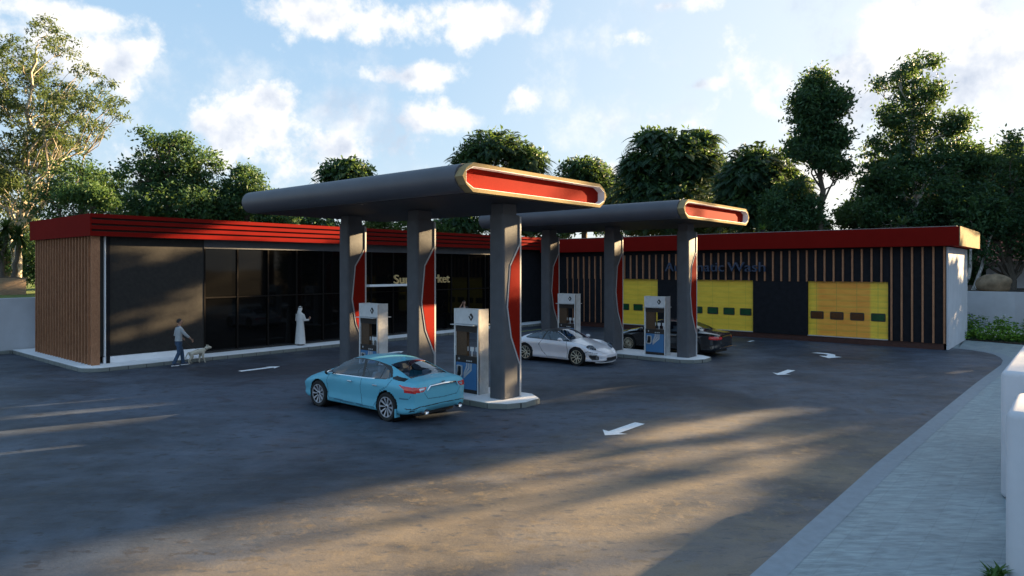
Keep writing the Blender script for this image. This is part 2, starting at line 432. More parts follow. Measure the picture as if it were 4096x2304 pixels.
def carpaint(name, col, rough=.35, metal=.1, coat=1):
    m, nt, b = newmat(name)
    n = noise_n(nt, 3, 3, .5, objvec(nt))
    nt.links.new(ramp_n(nt, n, [(.3, tuple(c*.97 for c in col)), (.7, tuple(min(1, c*1.03) for c in col))]), b.inputs['Base Color'])
    b.inputs['Roughness'].default_value = rough; b.inputs['Metallic'].default_value = metal
    b.inputs['Coat Weight'].default_value = coat; b.inputs['Coat Roughness'].default_value = .04
    return m
M['car_blue'] = carpaint('satin_sky_blue_paint', (.115, .41, .54), .5, .1, .05)
M['car_white'] = carpaint('pearl_white_paint', (.68, .66, .70), .3, .05, .8)
M['car_black'] = carpaint('gloss_black_paint', (.008, .010, .014), .25, .2, 1)
M['seam'] = mat('panel_gap', (.04, .15, .22), .7)
M['seam_w'] = mat('panel_gap_grey', (.16, .155, .165), .7)
def m_carglass(name, tint, alpha):
    m, nt, b = newmat(name)
    t = N(nt, 'ShaderNodeBsdfTransparent'); t.inputs[0].default_value = (*tint, 1)
    g = N(nt, 'ShaderNodeBsdfGlossy'); g.inputs['Roughness'].default_value = .03; g.inputs[0].default_value = (.95, .97, 1, 1)
    lw = N(nt, 'ShaderNodeLayerWeight'); lw.inputs['Blend'].default_value = .5
    mx = N(nt, 'ShaderNodeMixShader'); nt.links.new(math_n(nt, 'ADD', math_n(nt, 'MULTIPLY', math_n(nt, 'POWER', lw.outputs['Facing'], 4), .8), alpha), mx.inputs[0])
    nt.links.new(t.outputs[0], mx.inputs[1]); nt.links.new(g.outputs[0], mx.inputs[2])
    nt.links.new(mx.outputs[0], nt.nodes['Material Output'].inputs[0])
    return m
M['carglass'] = m_carglass('tinted_car_glass', (.62, .70, .78), .07)
M['lamp_red'] = mat('red_tail_lens', (.55, .012, .012), .15, var=.3, scale=12, coat=1)
M['lamp_clear'] = mat('clear_lens', (.45, .50, .58), .12, .5, var=.3, scale=14, coat=1)
M['lamp_dark'] = mat('dark_headlamp_glass', (.03, .04, .06), .08, .2, var=.5, scale=14, coat=1)
M['skin'] = mat('skin', (.45, .25, .17), .55, var=.05)
M['hair'] = mat('dark_hair', (.015, .010, .008), .6)
M['sweater'] = mat('grey_sweater', (.36, .38, .40), .85, var=.1, scale=14)
M['denim'] = mat('blue_denim', (.035, .07, .13), .85, var=.4, scale=12)
M['cloth_white'] = mat('white_robe_cloth', (.62, .61, .60), .8, var=.05)
M['tshirt'] = mat('black_shirt', (.012, .012, .015), .8)
M['dogfur'] = mat('cream_dog_coat', (.50, .46, .38), .8, var=.08)
M['leather'] = mat('brown_leather', (.05, .022, .012), .5)

# ------------------------------------------------------------------ camera
A = R(40.1)
cam_d = bpy.data.cameras.new('camera'); cam = bpy.data.objects.new('camera', cam_d); C.objects.link(cam)
cam.location = (0, 0, 3.7); cam.rotation_euler = (R(90), 0, A - R(90))
cam_d.lens = 24; cam_d.sensor_width = 36; cam_d.shift_y = -82 / 4096; cam_d.clip_end = 3000; cam_d.clip_start = .1
scene.camera = cam

# ------------------------------------------------------------------ world and sun
def build_world():
    w = bpy.data.worlds.new('World'); scene.world = w; w.use_nodes = True
    nt = w.node_tree; bg = nt.nodes['Background']
    sky = N(nt, 'ShaderNodeTexSky', sky_type='NISHITA'); sky.sun_disc = False
    sky.sun_elevation = SUN_EL; sky.sun_rotation = R(90) - SUN_AZ
    sky.air_density = 1.0; sky.dust_density = 1.2; sky.ozone_density = 1.5; sky.altitude = 100
    tc = N(nt, 'ShaderNodeTexCoord'); gen = tc.outputs['Generated']
    sx = N(nt, 'ShaderNodeSeparateXYZ'); nt.links.new(gen, sx.inputs[0])
    az = math_n(nt, 'ARCTAN2', sx.outputs[1], sx.outputs[0]); el = math_n(nt, 'ARCSINE', sx.outputs[2])
    n1 = N(nt, 'ShaderNodeTexNoise'); n1.inputs['Scale'].default_value = 7; n1.inputs['Detail'].default_value = 10; n1.inputs['Roughness'].default_value = .55
    nt.links.new(gen, n1.inputs['Vector'])
    n2 = noise_n(nt, 20, 8, .62, gen)
    nn = math_n(nt, 'ADD', math_n(nt, 'MULTIPLY', n1.outputs['Fac'], .75), math_n(nt, 'MULTIPLY', n2, .45))   # ~.6 mean
    def blob(dx, dy, rx, ry, s=1.0):
        r = (dx - 1288) / 1717.3; u = (673 - dy) / 1717.3
        a0 = A - math.atan(r); e0 = math.atan(u / math.hypot(1, r))
        rx *= .86; ry *= .86; ra = rx / 1717.3 / (1 + r*r); re = ry / 1717.3 / math.hypot(1, r)
        p = math_n(nt, 'POWER', math_n(nt, 'DIVIDE', math_n(nt, 'SUBTRACT', az, a0), ra), 2)
        q = math_n(nt, 'POWER', math_n(nt, 'DIVIDE', math_n(nt, 'SUBTRACT', el, e0), re), 2)
        d = math_n(nt, 'SQRT', math_n(nt, 'ADD', p, q))
        h = math_n(nt, 'DIVIDE', math_n(nt, 'SUBTRACT', el, e0), re)
        return math_n(nt, 'MULTIPLY', math_n(nt, 'SUBTRACT', 1.0, d), s), h
    B = [(660, 330, 210, 120, 1), (860, 370, 260, 75, 1), (700, 265, 90, 60, .8), (170, 40, 260, 65, 1), (290, 150, 150, 105, 1),
         (120, 130, 220, 120, .6), (850, 40, 260, 75, 1.1), (1260, 45, 180, 70, .9), (1560, 90, 70, 35, .6), (1040, 195, 130, 28, .55),
         (1330, 245, 60, 30, .5), (1060, 300, 120, 40, .5), (1760, 215, 60, 20, .6), (1650, 290, 140, 45, .45), (1510, 365, 40, 22, .45), (2150, 220, 320, 150, .8), (2400, 160, 330, 260, 1.2),
         (2380, 50, 150, 60, .7), (1680, 15, 90, 22, .6), (500, 15, 60, 18, .5), (900, 445, 500, 60, .4), (2000, 430, 700, 80, .5)]
    dens = None
    for bb in B:
        d, h = blob(*bb)
        dens = d if dens is None else math_n(nt, 'SMOOTH_MAX', dens, d, .12)
    dd = math_n(nt, 'ADD', dens, math_n(nt, 'MULTIPLY', math_n(nt, 'SUBTRACT', nn, .61), 4.6))
    dd = math_n(nt, 'MAXIMUM', dd, math_n(nt, 'MULTIPLY', math_n(nt, 'SUBTRACT', noise_n(nt, 4.3, 10, .62, gen), .555), 3.2))
    msk = N(nt, 'ShaderNodeMapRange', interpolation_type='SMOOTHSTEP'); nt.links.new(dd, msk.inputs[0])
    msk.inputs[1].default_value = -.12; msk.inputs[2].default_value = .62
    # cloud shading: a second, shifted look at the same noise, lit from the sun's side
    off = N(nt, 'ShaderNodeVectorMath', operation='ADD'); nt.links.new(gen, off.inputs[0])
    off.inputs[1].default_value = (.035, -.02, .035)
    n3 = N(nt, 'ShaderNodeTexNoise'); n3.inputs['Scale'].default_value = 7; n3.inputs['Detail'].default_value = 10; n3.inputs['Roughness'].default_value = .55
    nt.links.new(off.outputs[0], n3.inputs['Vector'])
    lit = math_n(nt, 'MULTIPLY', math_n(nt, 'SUBTRACT', n1.outputs['Fac'], n3.outputs['Fac']), 5.0)
    thick = N(nt, 'ShaderNodeMapRange', interpolation_type='SMOOTHSTEP'); nt.links.new(dd, thick.inputs[0])
    thick.inputs[1].default_value = .25; thick.inputs[2].default_value = 1.3
    sh = math_n(nt, 'ADD', math_n(nt, 'SUBTRACT', .85, math_n(nt, 'MULTIPLY', thick.outputs[0], .62)), lit)
    ccol = ramp_n(nt, sh, [(.05, (.50, .56, .67)), (.5, (.68, .72, .79)), (.95, (.93, .91, .88))])
    # clear sky: the physical sky, pulled towards a pale daylight blue
    s1 = N(nt, 'ShaderNodeVectorMath', operation='SCALE'); nt.links.new(sky.outputs[0], s1.inputs[0]); s1.inputs['Scale'].default_value = SKY_K
    grad = N(nt, 'ShaderNodeMapRange'); nt.links.new(el, grad.inputs[0]); grad.inputs[1].default_value = 0; grad.inputs[2].default_value = .5
    pale = ramp_n(nt, grad.outputs[0], [(0, (.74, .83, .92)), (.35, (.52, .71, .90)), (1, (.33, .57, .86))])
    base = mix_n(nt, .72, s1.outputs[0], pale)
    # brighter, whiter air on the sun's side
    dt = N(nt, 'ShaderNodeVectorMath', operation='DOT_PRODUCT'); nt.links.new(gen, dt.inputs[0])
    dt.inputs[1].default_value = (math.cos(SUN_AZ)*math.cos(SUN_EL), math.sin(SUN_AZ)*math.cos(SUN_EL), math.sin(SUN_EL))
    gl = N(nt, 'ShaderNodeMapRange', interpolation_type='SMOOTHSTEP'); nt.links.new(dt.outputs['Value'], gl.inputs[0])
    gl.inputs[1].default_value = .30; gl.inputs[2].default_value = 1.0
    base = mix_n(nt, math_n(nt, 'MULTIPLY', gl.outputs[0], .5), base, (1.0, .97, .90))
    col = mix_n(nt, msk.outputs[0], base, ccol)
    nt.links.new(col, bg.inputs[0]); bg.inputs[1].default_value = SKY_STR
SKY_K, SKY_STR = .12, .195
build_world()
sl = bpy.data.lights.new('sun', 'SUN'); so = bpy.data.objects.new('sun', sl); C.objects.link(so)
sl.energy = 5.0; sl.angle = R(.53); sl.color = (1.0, .71, .38)
sd = Vector((math.cos(SUN_AZ)*math.cos(SUN_EL), math.sin(SUN_AZ)*math.cos(SUN_EL), math.sin(SUN_EL)))
so.rotation_euler = sd.to_track_quat('Z', 'Y').to_euler(); so.location = sd * 80
scene.view_settings.view_transform = 'Standard'; scene.view_settings.look = 'None'
scene.view_settings.exposure = 2.68; scene.view_settings.gamma = 1

# ------------------------------------------------------------------ ground, forecourt, paving
def sheet(name, poly, z, m, kind='structure', thick=0):
    b = MB()
    if thick: b.prism(poly, 'z', z - thick, z)
    else: b.add([(x, y, z) for x, y in poly], [tuple(range(len(poly)))])
    o = b.build(name, m); tag(o, kind=kind); return o
sheet('ground', [(-900, -900), (1500, -900), (1500, 1500), (-900, 1500)], -.03, M['soil'])
edge = [(-20, 3.25), (8.1, 3.09), (14.2, 3.04), (26, 2.72), (31.8, 2.49), (33.3, 2.55), (34.4, 2.73), (35.3, 3.0), (35.99, 3.39), (36.5, 3.9), (36.85, 4.5), (36.9, 4.78)]
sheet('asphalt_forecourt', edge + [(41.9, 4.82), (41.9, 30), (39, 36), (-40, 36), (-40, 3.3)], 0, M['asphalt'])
pv = list(edge) + [(42.2, 4.79), (42.0, 4.9), (41.5, 3.9), (40.9, 2.5), (40.2, -1), (39, -9), (-20, -9)]
b = MB(); b.add([(x, y, .004) for x, y in pv], [tuple(range(len(pv)))])
tag(b.build('stone_pavement', M['paving']), kind='structure')
# flush border band along the asphalt
bb = [(x, y - .02 if i < len(edge) else y) for i, (x, y) in enumerate(edge)]
inner = [(x + (.25 if x > 34 else 0), y - .34) for x, y in edge[:-1]]
b = MB(); e2 = edge[:-1]
for i in range(len(e2) - 1):
    b.add([(*e2[i], .008), (*e2[i+1], .008), (*inner[i+1], .008), (*inner[i], .008)], [(0, 1, 2, 3)])
M['band'] = mat('smooth_border_stone', (.17, .22, .27), .5, var=.12, scale=5, bump=.3, bscale=20)
tag(b.build('pavement_border', M['band']), kind='structure')
tag(sheet('garden_soil', [(41.6, 5.2), (41.3, 4.0), (40.75, 2.6), (40.0, -1), (39, -9), (50, -12), (50, 8), (42, 8)], .05, M['soil'], thick=.07), kind='structure')

# raised lawn behind the left boundary wall and raised garden behind the right one
def mound(name, x0, x1, y0, y1, base, amp, m, seed):
    nx, ny = 50, 40; vs = []; fs = []
    for j in range(ny + 1):
        for i in range(nx + 1):
            x = x0 + (x1 - x0)*i/nx; y = y0 + (y1 - y0)*j/ny
            z = base + amp*(math.sin(x*.45 + seed) * math.cos(y*.35 + seed) * .5 + .5*math.sin((x + y)*.21 + seed))
            vs.append((x, y, z))
    for j in range(ny):
        for i in range(nx):
            a = j*(nx+1) + i; fs.append((a, a+1, a+nx+2, a+nx+1))
    b = MB(); b.add(vs, fs)
    o = b.build(name, m, smooth=True); tag(o, kind='structure'); return o
mound('lawn', -30, 22, 35.75, 70, 2.2, .22, M['grass'], 1.3)
mound('garden_bank', 46.6, 90, -30, 40, 2.25, .12, M['soil'], .4)

# ------------------------------------------------------------------ road markings
def marking(name, poly, label, cat, group=None, m=None):
    b = MB(); b.add([(x, y, .006) for x, y in poly], [tuple(range(len(poly)))])
    return tag(b.build(name, m or M['paint_white']), label, cat, group)
def arrow(tip, ang, L=1.5, w=.27, hw=.65, hl=.42):
    c, s = math.cos(ang), math.sin(ang)
    pts = [(0, 0), (-hl, hw/2), (-hl + .05, w/2), (-L, w/2), (-L, -w/2), (-hl + .05, -w/2), (-hl, -hw/2)]
    return [(tip[0] + x*c - y*s, tip[1] + x*s + y*c) for x, y in pts]
ga = 'white arrows painted on the asphalt'
marking('painted_arrow', arrow((13.95, 23.09), 0, 1.6), 'white painted arrow pointing away to the right, beside the man with the dog', 'road arrow', ga)
marking('painted_arrow', arrow((12.82, 8.12), math.pi, 1.54), 'largest white painted arrow, at the edge of the sunlit patch in the foreground', 'road arrow', ga)
marking('painted_arrow', arrow((23.85, 8.14), math.pi, 1.45), 'middle white painted arrow on the right side of the forecourt', 'road arrow', ga)
marking('painted_arrow', arrow((19.95, 23.05), 0, 1.5), 'white painted arrow seen between the near pumps beyond the blue car roof', 'road arrow', ga)
marking('painted_arrow', [(30.94, 9.12), (31.25, 8.95), (31.25, 8.5), (30.95, 8.15), (30.35, 8.0), (30.35, 7.72), (29.6, 8.05), (30.2, 8.6), (30.25, 8.32), (30.75, 8.4), (30.95, 8.65)],
        'curved white painted arrow turning in front of the right-hand wash door', 'road arrow', ga)
marking('painted_arrow', arrow((34.3, 12.9), 0, .7, .13, .34, .22), 'small white painted arrow near the wall between the wash doors', 'road arrow', ga)
marking('painted_line', [(30.4, 24.9), (34.4, 25.15), (34.4, 25.23), (30.4, 24.98)], 'thin yellow line painted on the asphalt behind the white car', 'road line', m=M['paint_yellow'])

# ------------------------------------------------------------------ kerbed platform of the shop
def rounded(pts, r, n=6):
    out = []; k = len(pts)
    for i, p in enumerate(pts):
        p = Vector(p); a = Vector(pts[i-1]); c = Vector(pts[(i+1) % k])
        d1 = (a - p).normalized(); d2 = (c - p).normalized(); rr = r[i] if hasattr(r, '__len__') else r
        if rr <= 0: out.append(tuple(p)); continue
        ang = d1.angle(d2); t = rr / math.tan(ang/2)
        s, e = p + d1*t, p + d2*t; cen = p + (d1 + d2).normalized() * rr / math.sin(ang/2)
        a0 = math.atan2(s.y - cen.y, s.x - cen.x); a1 = math.atan2(e.y - cen.y, e.x - cen.x)
        da = (a1 - a0 + math.pi) % (2*math.pi) - math.pi
        out += [(cen.x + rr*math.cos(a0 + da*j/n), cen.y + rr*math.sin(a0 + da*j/n)) for j in range(n + 1)]
    return out
pl = rounded([(8.6, 35.4), (8.6, 26.64), (39.0, 26.64), (39.0, 35.4)], [0, .7, 0, 0])
t = thing('shop_platform', 'low white topped platform with grey stone kerb around the shop', 'platform', (9, 27, 0))
b = MB(); b.prism(pl, 'z', 0, .135); b.build('kerb', M['kerb'], t, bevel=.012)
b = MB(); b.prism([(x + (.04 if x < 20 else 0), y + (.035 if y < 30 else 0)) for x, y in pl], 'z', .138, .158); b.build('top_slab', M['white'], t)

# ------------------------------------------------------------------ supermarket
SM = thing('supermarket_building', 'long dark glass fronted shop with striped red fascia and brown slatted end wall', 'building', (9.3, 27.8, .158))
YF = 27.8
b = MB(); b.box(9.36, 13.33, YF - .05, 34.2, .42, 4.86); b.build('wall', M['herring'], SM)
b = MB(); b.box(13.33, 38.0, YF + .06, 34.2, .16, 4.86); b.build('wall', M['dark_wall'], SM)
b = MB(); b.box(9.55, 13.3, YF - .12, YF, .16, .40); b.build('plinth', M['white'], SM, bevel=.01)
b = MB(); b.box(9.62, 9.75, YF - .13, YF - .055, .42, 4.84); b.box(9.62, 9.75, YF - .135, YF - .12, .16, .42)
b.build('corner_post', M['dark_wall'], SM)
b = MB(); b.box(9.56, 9.60, YF - .16, YF - .06, .42, 4.84); b.build('edge_trim', M['white'], SM)
# glazing: one pane per bay and row between speckled mullions
xs = [13.33 + 1.427*i for i in range(14)]
b = MB(); b.box(13.3, xs[-1] + .05, YF - .07, YF + .06, 4.48, 4.86); b.build('lintel', M['grey_concrete'], SM)
b = MB(); b.box(13.33, xs[-1], YF - .06, YF + .05, .16, .24); b.build('sill', M['black'], SM)
for i, x in enumerate(xs):
    b = MB(); b.box(x - .03, x + .03, YF - .07, YF + .055, .24, 4.48); b.build('mullion', M['mullion'], SM)
for i in range(len(xs) - 1):
    b = MB(); b.box(xs[i] + .03, xs[i+1] - .03, YF - .05, YF + .05, 2.42, 2.48); b.build('transom', M['mullion'], SM)
    for z0, z1 in ((.24, 2.42), (2.48, 4.48)):
        b = MB(); b.box(xs[i] + .03, xs[i+1] - .03, YF, YF + .02, z0, z1); b.build('window_pane', M['glass_dark'], SM)
b = MB(); b.box(xs[-1] + .05, 37.3, YF - .04, YF + .06, .18, 4.86); b.build('blank_panel', M['dark_wall'], SM)
b = MB(); b.box(37.32, 38.0, YF - .16, YF + .3, .16, 4.84); b.build('column', M['grey_concrete'], SM)
# fascia: plain return on the end, four boards with dark grooves on the front
FX, FY, FY1 = 8.95, 27.25, 34.2
b = MB(); b.box(FX + .06, 38.9, FY + .10, FY1, 4.90, 5.56); b.build('fascia_backing', M['groove'], SM)
b = MB(); b.box(FX, FX + .058, FY + .02, FY1, 4.84, 5.64); b.build('fascia_return', M['red'], SM)
for z0, z1 in ((4.84, 5.01), (5.08, 5.22), (5.29, 5.43), (5.50, 5.64)):
    b = MB(); b.box(FX + .0, 38.9, FY, FY + .098, z0, z1)
    # keep the return and the boards apart at the corner
    b = MB(); b.box(FX + .001, 38.9, FY - .0, FY + .018, z0, z1); b.box(FX + .061, 38.9, FY + .018, FY + .098, z0, z1)
    b.build('fascia_board', M['red'], SM)
b = MB(); b.box(FX + .06, 38.9, FY + .1, FY1, 4.842, 4.898); b.build('soffit', M['soffit'], SM)
b = MB(); b.box(FX + .06, 38.9, FY + .1, FY1, 5.562, 5.60); b.build('roof', M['roof_grey'], SM)
# timber fins on the end wall
b = MB(); b.box(9.33, 9.355, 27.85, 33.95, .16, 4.84); b.build('screen_backing', M['backing'], SM)
for i in range(21):
    y = 27.42 + i*.318
    b = MB(); b.box(9.04, 9.328, y, y + .045, .16, 4.84); b.build('slat', M['osb'], SM)
# shelf over the door
# lettering
def text_sign(name, words, size, ext, m, loc, rz, label, cat):
    T = thing(name, label, cat, loc, rz)
    for wd, x0, width in words:
        cu = bpy.data.curves.new('word', 'FONT'); cu.body = wd; cu.size = size; cu.extrude = ext; cu.resolution_u = 4
        o = bpy.data.objects.new('tmp', cu); C.objects.link(o); bpy.context.view_layer.update()
        me = bpy.data.meshes.new_from_object(o.evaluated_get(bpy.context.evaluated_depsgraph_get())); bpy.data.objects.remove(o)
        co = np.zeros(len(me.vertices)*3); me.vertices.foreach_get('co', co); co = co.reshape(-1, 3)
        co[:, 0] -= co[:, 0].min(); co[:, 0] *= width / co[:, 0].max(); co[:, 0] += x0
        co = np.stack([co[:, 0], -co[:, 2], co[:, 1]], 1)
        me.vertices.foreach_set('co', co.ravel()); me.materials.clear()
        mesh_obj('word', me, T, [m])
    return T
text_sign('shop_sign', [('Super', 0, 1.78), ('Market', 1.98, 2.04)], .66, .05, M['gold_letter'], (23.2, 27.55, 2.86), 0, 'raised gold letters reading Super Market on the dark shop glass', 'sign')
text_sign('wash_sign', [('Automatic', 0, 3.48), ('Wash', 3.68, 2.03)], .72, .06, M['navy'], (35.5, 18.44, 3.49), R(-90), 'raised navy letters reading Automatic Wash across the slats above the yellow doors', 'sign')
b = MB(); b.box(21.45, 25.95, 27.3, 27.68, 2.73, 2.84)
tag(b.build('sign_shelf', M['white'], bevel=.01), 'thin white ledge under the gold shop letters', 'ledge')

# ------------------------------------------------------------------ car wash
CW = thing('car_wash_building', 'dark car wash hall with plain red fascia, thin wooden slats and roller doors', 'building', (35.8, 4.8, 0))
doors = [(7.12, 10.74, 'door_sunset', 'yellow roller door with painted orange sunset reflection and a green tinted last pane'), (13.50, 17.12, 'door_yellow', 'yellow roller door behind the black car'), (19.08, 22.70, 'door_yellow', 'yellow roller door seen between two pillars')]
XW = 35.8
b = MB()
ys = [4.80] + [v for d in doors for v in d[:2]] + [27.1]
for i in range(0, len(ys), 2): b.box(XW, 42.1, ys[i], ys[i+1], .28, 4.65)
for d in doors: b.box(XW, 42.1, d[0], d[1], 3.02, 4.65); b.box(XW + .35, 42.1, d[0], d[1], .28, 3.02)
b.build('wall', M['dark_wall'], CW)
b = MB(); b.box(XW + .06, 42, 4.9, 27.0, .0, .278); b.build('base', M['brown_dark'], CW)
b = MB(); b.box(XW + .02, 42.12, 4.72, 4.797, .02, 4.62); b.build('side_wall', M['white_wall'], CW)
b = MB(); b.box(35.25, 42.4, 4.25, 27.3, 4.66, 5.50); b.build('fascia', M['red'], CW)
b = MB(); b.box(35.26, 42.4, 4.21, 4.248, 4.655, 5.505); b.build('fascia_end', M['cream'], CW)
b = MB(); b.box(35.35, 42.3, 4.35, 27.2, 5.503, 5.53); b.build('roof', M['roof_grey'], CW)
for y0, y1, mk, lb in doors:
    cy = (y0 + y1)/2
    dm = MB(); dm.box(XW + .14, XW + .2, y0 + .002, y1 - .002, .32, 3.018)
    d = dm.build('door', M[mk], CW, local=False)
    # recentre the panel's own coordinates on the door for its pattern
    me = d.data
    for v in me.vertices: v.co -= Vector((0, cy - 4.8, 0))
    d.location = (0, cy - 4.8, 0); tag(d, lb)
    for k in range(4):
        a = y0 + .13 + k*.918
        w = MB(); w.prism(rounded([(a, 1.14), (a + .62, 1.14), (a + .62, 1.52), (a, 1.52)], .05, 4), 'x', XW + .115, XW + .138)
        wf = w.build('window_frame', M['black'], d)
        w = MB(); w.prism(rounded([(a + .045, 1.185), (a + .575, 1.185), (a + .575, 1.475), (a + .045, 1.475)], .035, 4), 'x', XW + .108, XW + .114)
        w.build('window_pane', M['green_glass'] if (mk == 'door_yellow' or k == 0) else M['brown_glass'], wf) if False else w.build('window_pane', M['green_glass'] if (mk == 'door_yellow' or k == 0) else M['brown_glass'], d)
    w = MB(); w.box(XW + .02, XW + .24, y0, y1, .282, .318); w.build('door_sill', M['trim_grey'], CW)
for k in range(50):
    y = 4.83 + k*.4204
    if y > 25.6: break
    ztop = 4.64 if y < 7.6 else 4.60 - (y - 7.6)*.0135
    full = y < 7.0
    b = MB()
    b.box(XW - .085, XW - .002, y, y + .075, .30 if full else 3.0, ztop)
    b.build('slat', M['osb'], CW)
    if y > 22.9:
        b = MB(); b.box(XW - .03, XW - .002, y + .01, y + .06, .30, 2.995); b.build('lower_slat', M['osb'], CW)
# link between the two buildings
LK = thing('link_passage', 'narrow dark glazed link between the shop and the car wash', 'passage', (39.5, 28.5, 0))
b = MB(); b.box(38.3, 41.9, 29.6, 30.0, 0, 4.7); b.build('back_wall', M['dark_wall'], LK)
b = MB(); b.box(38.9, 42.4, 27.32, 30.2, 4.7, 5.4); b.build('roof', M['red'], LK)
b = MB(); b.box(38.05, 41.9, 28.6, 28.64, .16, 2.3); b.build('glass_screen', M['glass_dark'], LK)
b = MB(); b.box(38.05, 41.9, 28.58, 28.66, 2.3, 2.36); b.build('rail', M['trim_grey'], LK)

# ------------------------------------------------------------------ canopies
def make_canopy(cx, label):
    x0, x1 = cx - 3.05, cx + 3.0; y0, y1 = 10.8, 20.6
    T = thing('fuel_canopy', label, 'canopy', (cx, 15.7, .15), group='forecourt canopies')
    o = [(x0, 5.78), (x0 + .13, 5.59), (x0 + .35, 5.44), (x1 - .35, 5.44), (x1 - .13, 5.59), (x1, 5.78), (x1 - .13, 5.98), (x1 - .35, 6.12), (x0 + .35, 6.12), (x0 + .13, 5.98)]
    def arc(c, a0, a1, n=10): return [(c[0] + .34*math.cos(a0 + (a1-a0)*i/n), c[1] + .34*math.sin(a0 + (a1-a0)*i/n)) for i in range(n+1)]
    smooth_o = arc((x0 + .34, 5.78), R(270), R(90)) + arc((x1 - .34, 5.78), R(90), R(-90))
    cxm, czm = (x0 + x1)/2, 5.78
    def octo(g):
        a, c = x0 + .12 + g, x1 - .12 - g; lo, hi = 5.525 + g, 6.035 - g
        return [(a, czm), (a, lo + .12), (a + .24, lo), (c - .24, lo), (c, lo + .12), (c, czm), (c, hi - .12), (c - .24, hi), (a + .24, hi), (a, hi - .12)]
    inn = octo(0)
    b = MB(); b.prism(smooth_o, 'y', y0 + .26, y1); b.build('roof', M['canopy_grey'], T, smooth=True)
    b = MB(); b.ring(o, inn, 'y', y0, y0 + .258); 
    fr = b.build('end_frame', M['cream'], T)
    b = MB(); b.ring(octo(.002), octo(.010), 'y', y0 + .004, y0 + .25); b.build('lining', M['white'], T)
    b = MB(); b.prism(octo(.012), 'y', y0 + .215, y0 + .25); b.build('end_panel', M['red_panel'], T)
    b = MB(); b.box(x0 + .38, x1 - .38, y0 + .3, y1 - .2, 5.425, 5.438); b.build('soffit', M['soffit'], T)
    pxs = (cx - .34, cx + .36)
    for py in (11.93, 15.32, 18.72):
        a0, a1 = pxs; d = .52
        P = MB(); P.prism(rounded([(a0, py), (a1 - .03, py), (a1 - .03, py + d), (a0, py + d)], [.09, .0, .0, .09], 5), 'z', .16, 5.13)
        p = P.build('pillar', M['grey_concrete'], T, smooth=True)
        b = MB(); b.box(a0 + .05, a1 - .09, py + .05, py + d - .05, 5.132, 5.424); b.build('neck', M['grey_concrete'], p)
        b = MB(); b.box(a1 - .028, a1 + .03, py - .03, py + d + .03, .16, 5.10); b.build('edge_plate', M['trim_grey'], p)
        for sgn, yy in ((-1, py), (1, py + d)):
            lens = [(a1 - .03, 4.28), (a1 - .40, 3.74), (a1 - .52, 2.64), (a1 - .36, 1.82), (a1 - .03, 1.12)]
            tr = [(a1 - .03, 4.36), (a1 - .43, 3.76), (a1 - .56, 2.64), (a1 - .40, 1.80), (a1 - .03, 1.02)]
            ya, yb = sorted((yy + sgn*.002, yy + sgn*.018)); b = MB(); b.prism(tr, 'y', ya, yb); b.build('panel_trim', M['trim_grey'], p)
            ya, yb = sorted((yy + sgn*.0185, yy + sgn*.028)); b = MB(); b.prism(lens, 'y', ya, yb); b.build('curved_panel', M['red_panel'], p)
    return T
make_canopy(14.14, 'nearer grey petrol station canopy with cream framed red end, over the blue car')
make_canopy(25.22, 'farther grey petrol station canopy with cream framed red end, over the white car')

def make_island(cx, label):
    T = thing('pump_island', label, 'kerb island', (cx, 15.5, 0), group='raised pump islands')
    pl = [(cx - .88, 12.0), (cx - .62, 11.55), (cx - .1, 11.32), (cx + .55, 11.38), (cx + .92, 11.9), (cx + .92, 19.1), (cx + .5, 19.5), (cx - .5, 19.5), (cx - .88, 19.1)]
    b = MB(); b.prism(pl, 'z', 0, .135); b.build('kerb', M['kerb'], T, bevel=.01)
    b = MB(); b.prism([(cx + (x - cx)*.965, 15.8 + (y - 15.8)*.993) for x, y in pl], 'z', .138, .156); b.build('top_slab', M['white'], T)
make_island(14.14, 'white topped pump island beside the blue car')
make_island(25.22, 'white topped pump island between the white car and the black car')

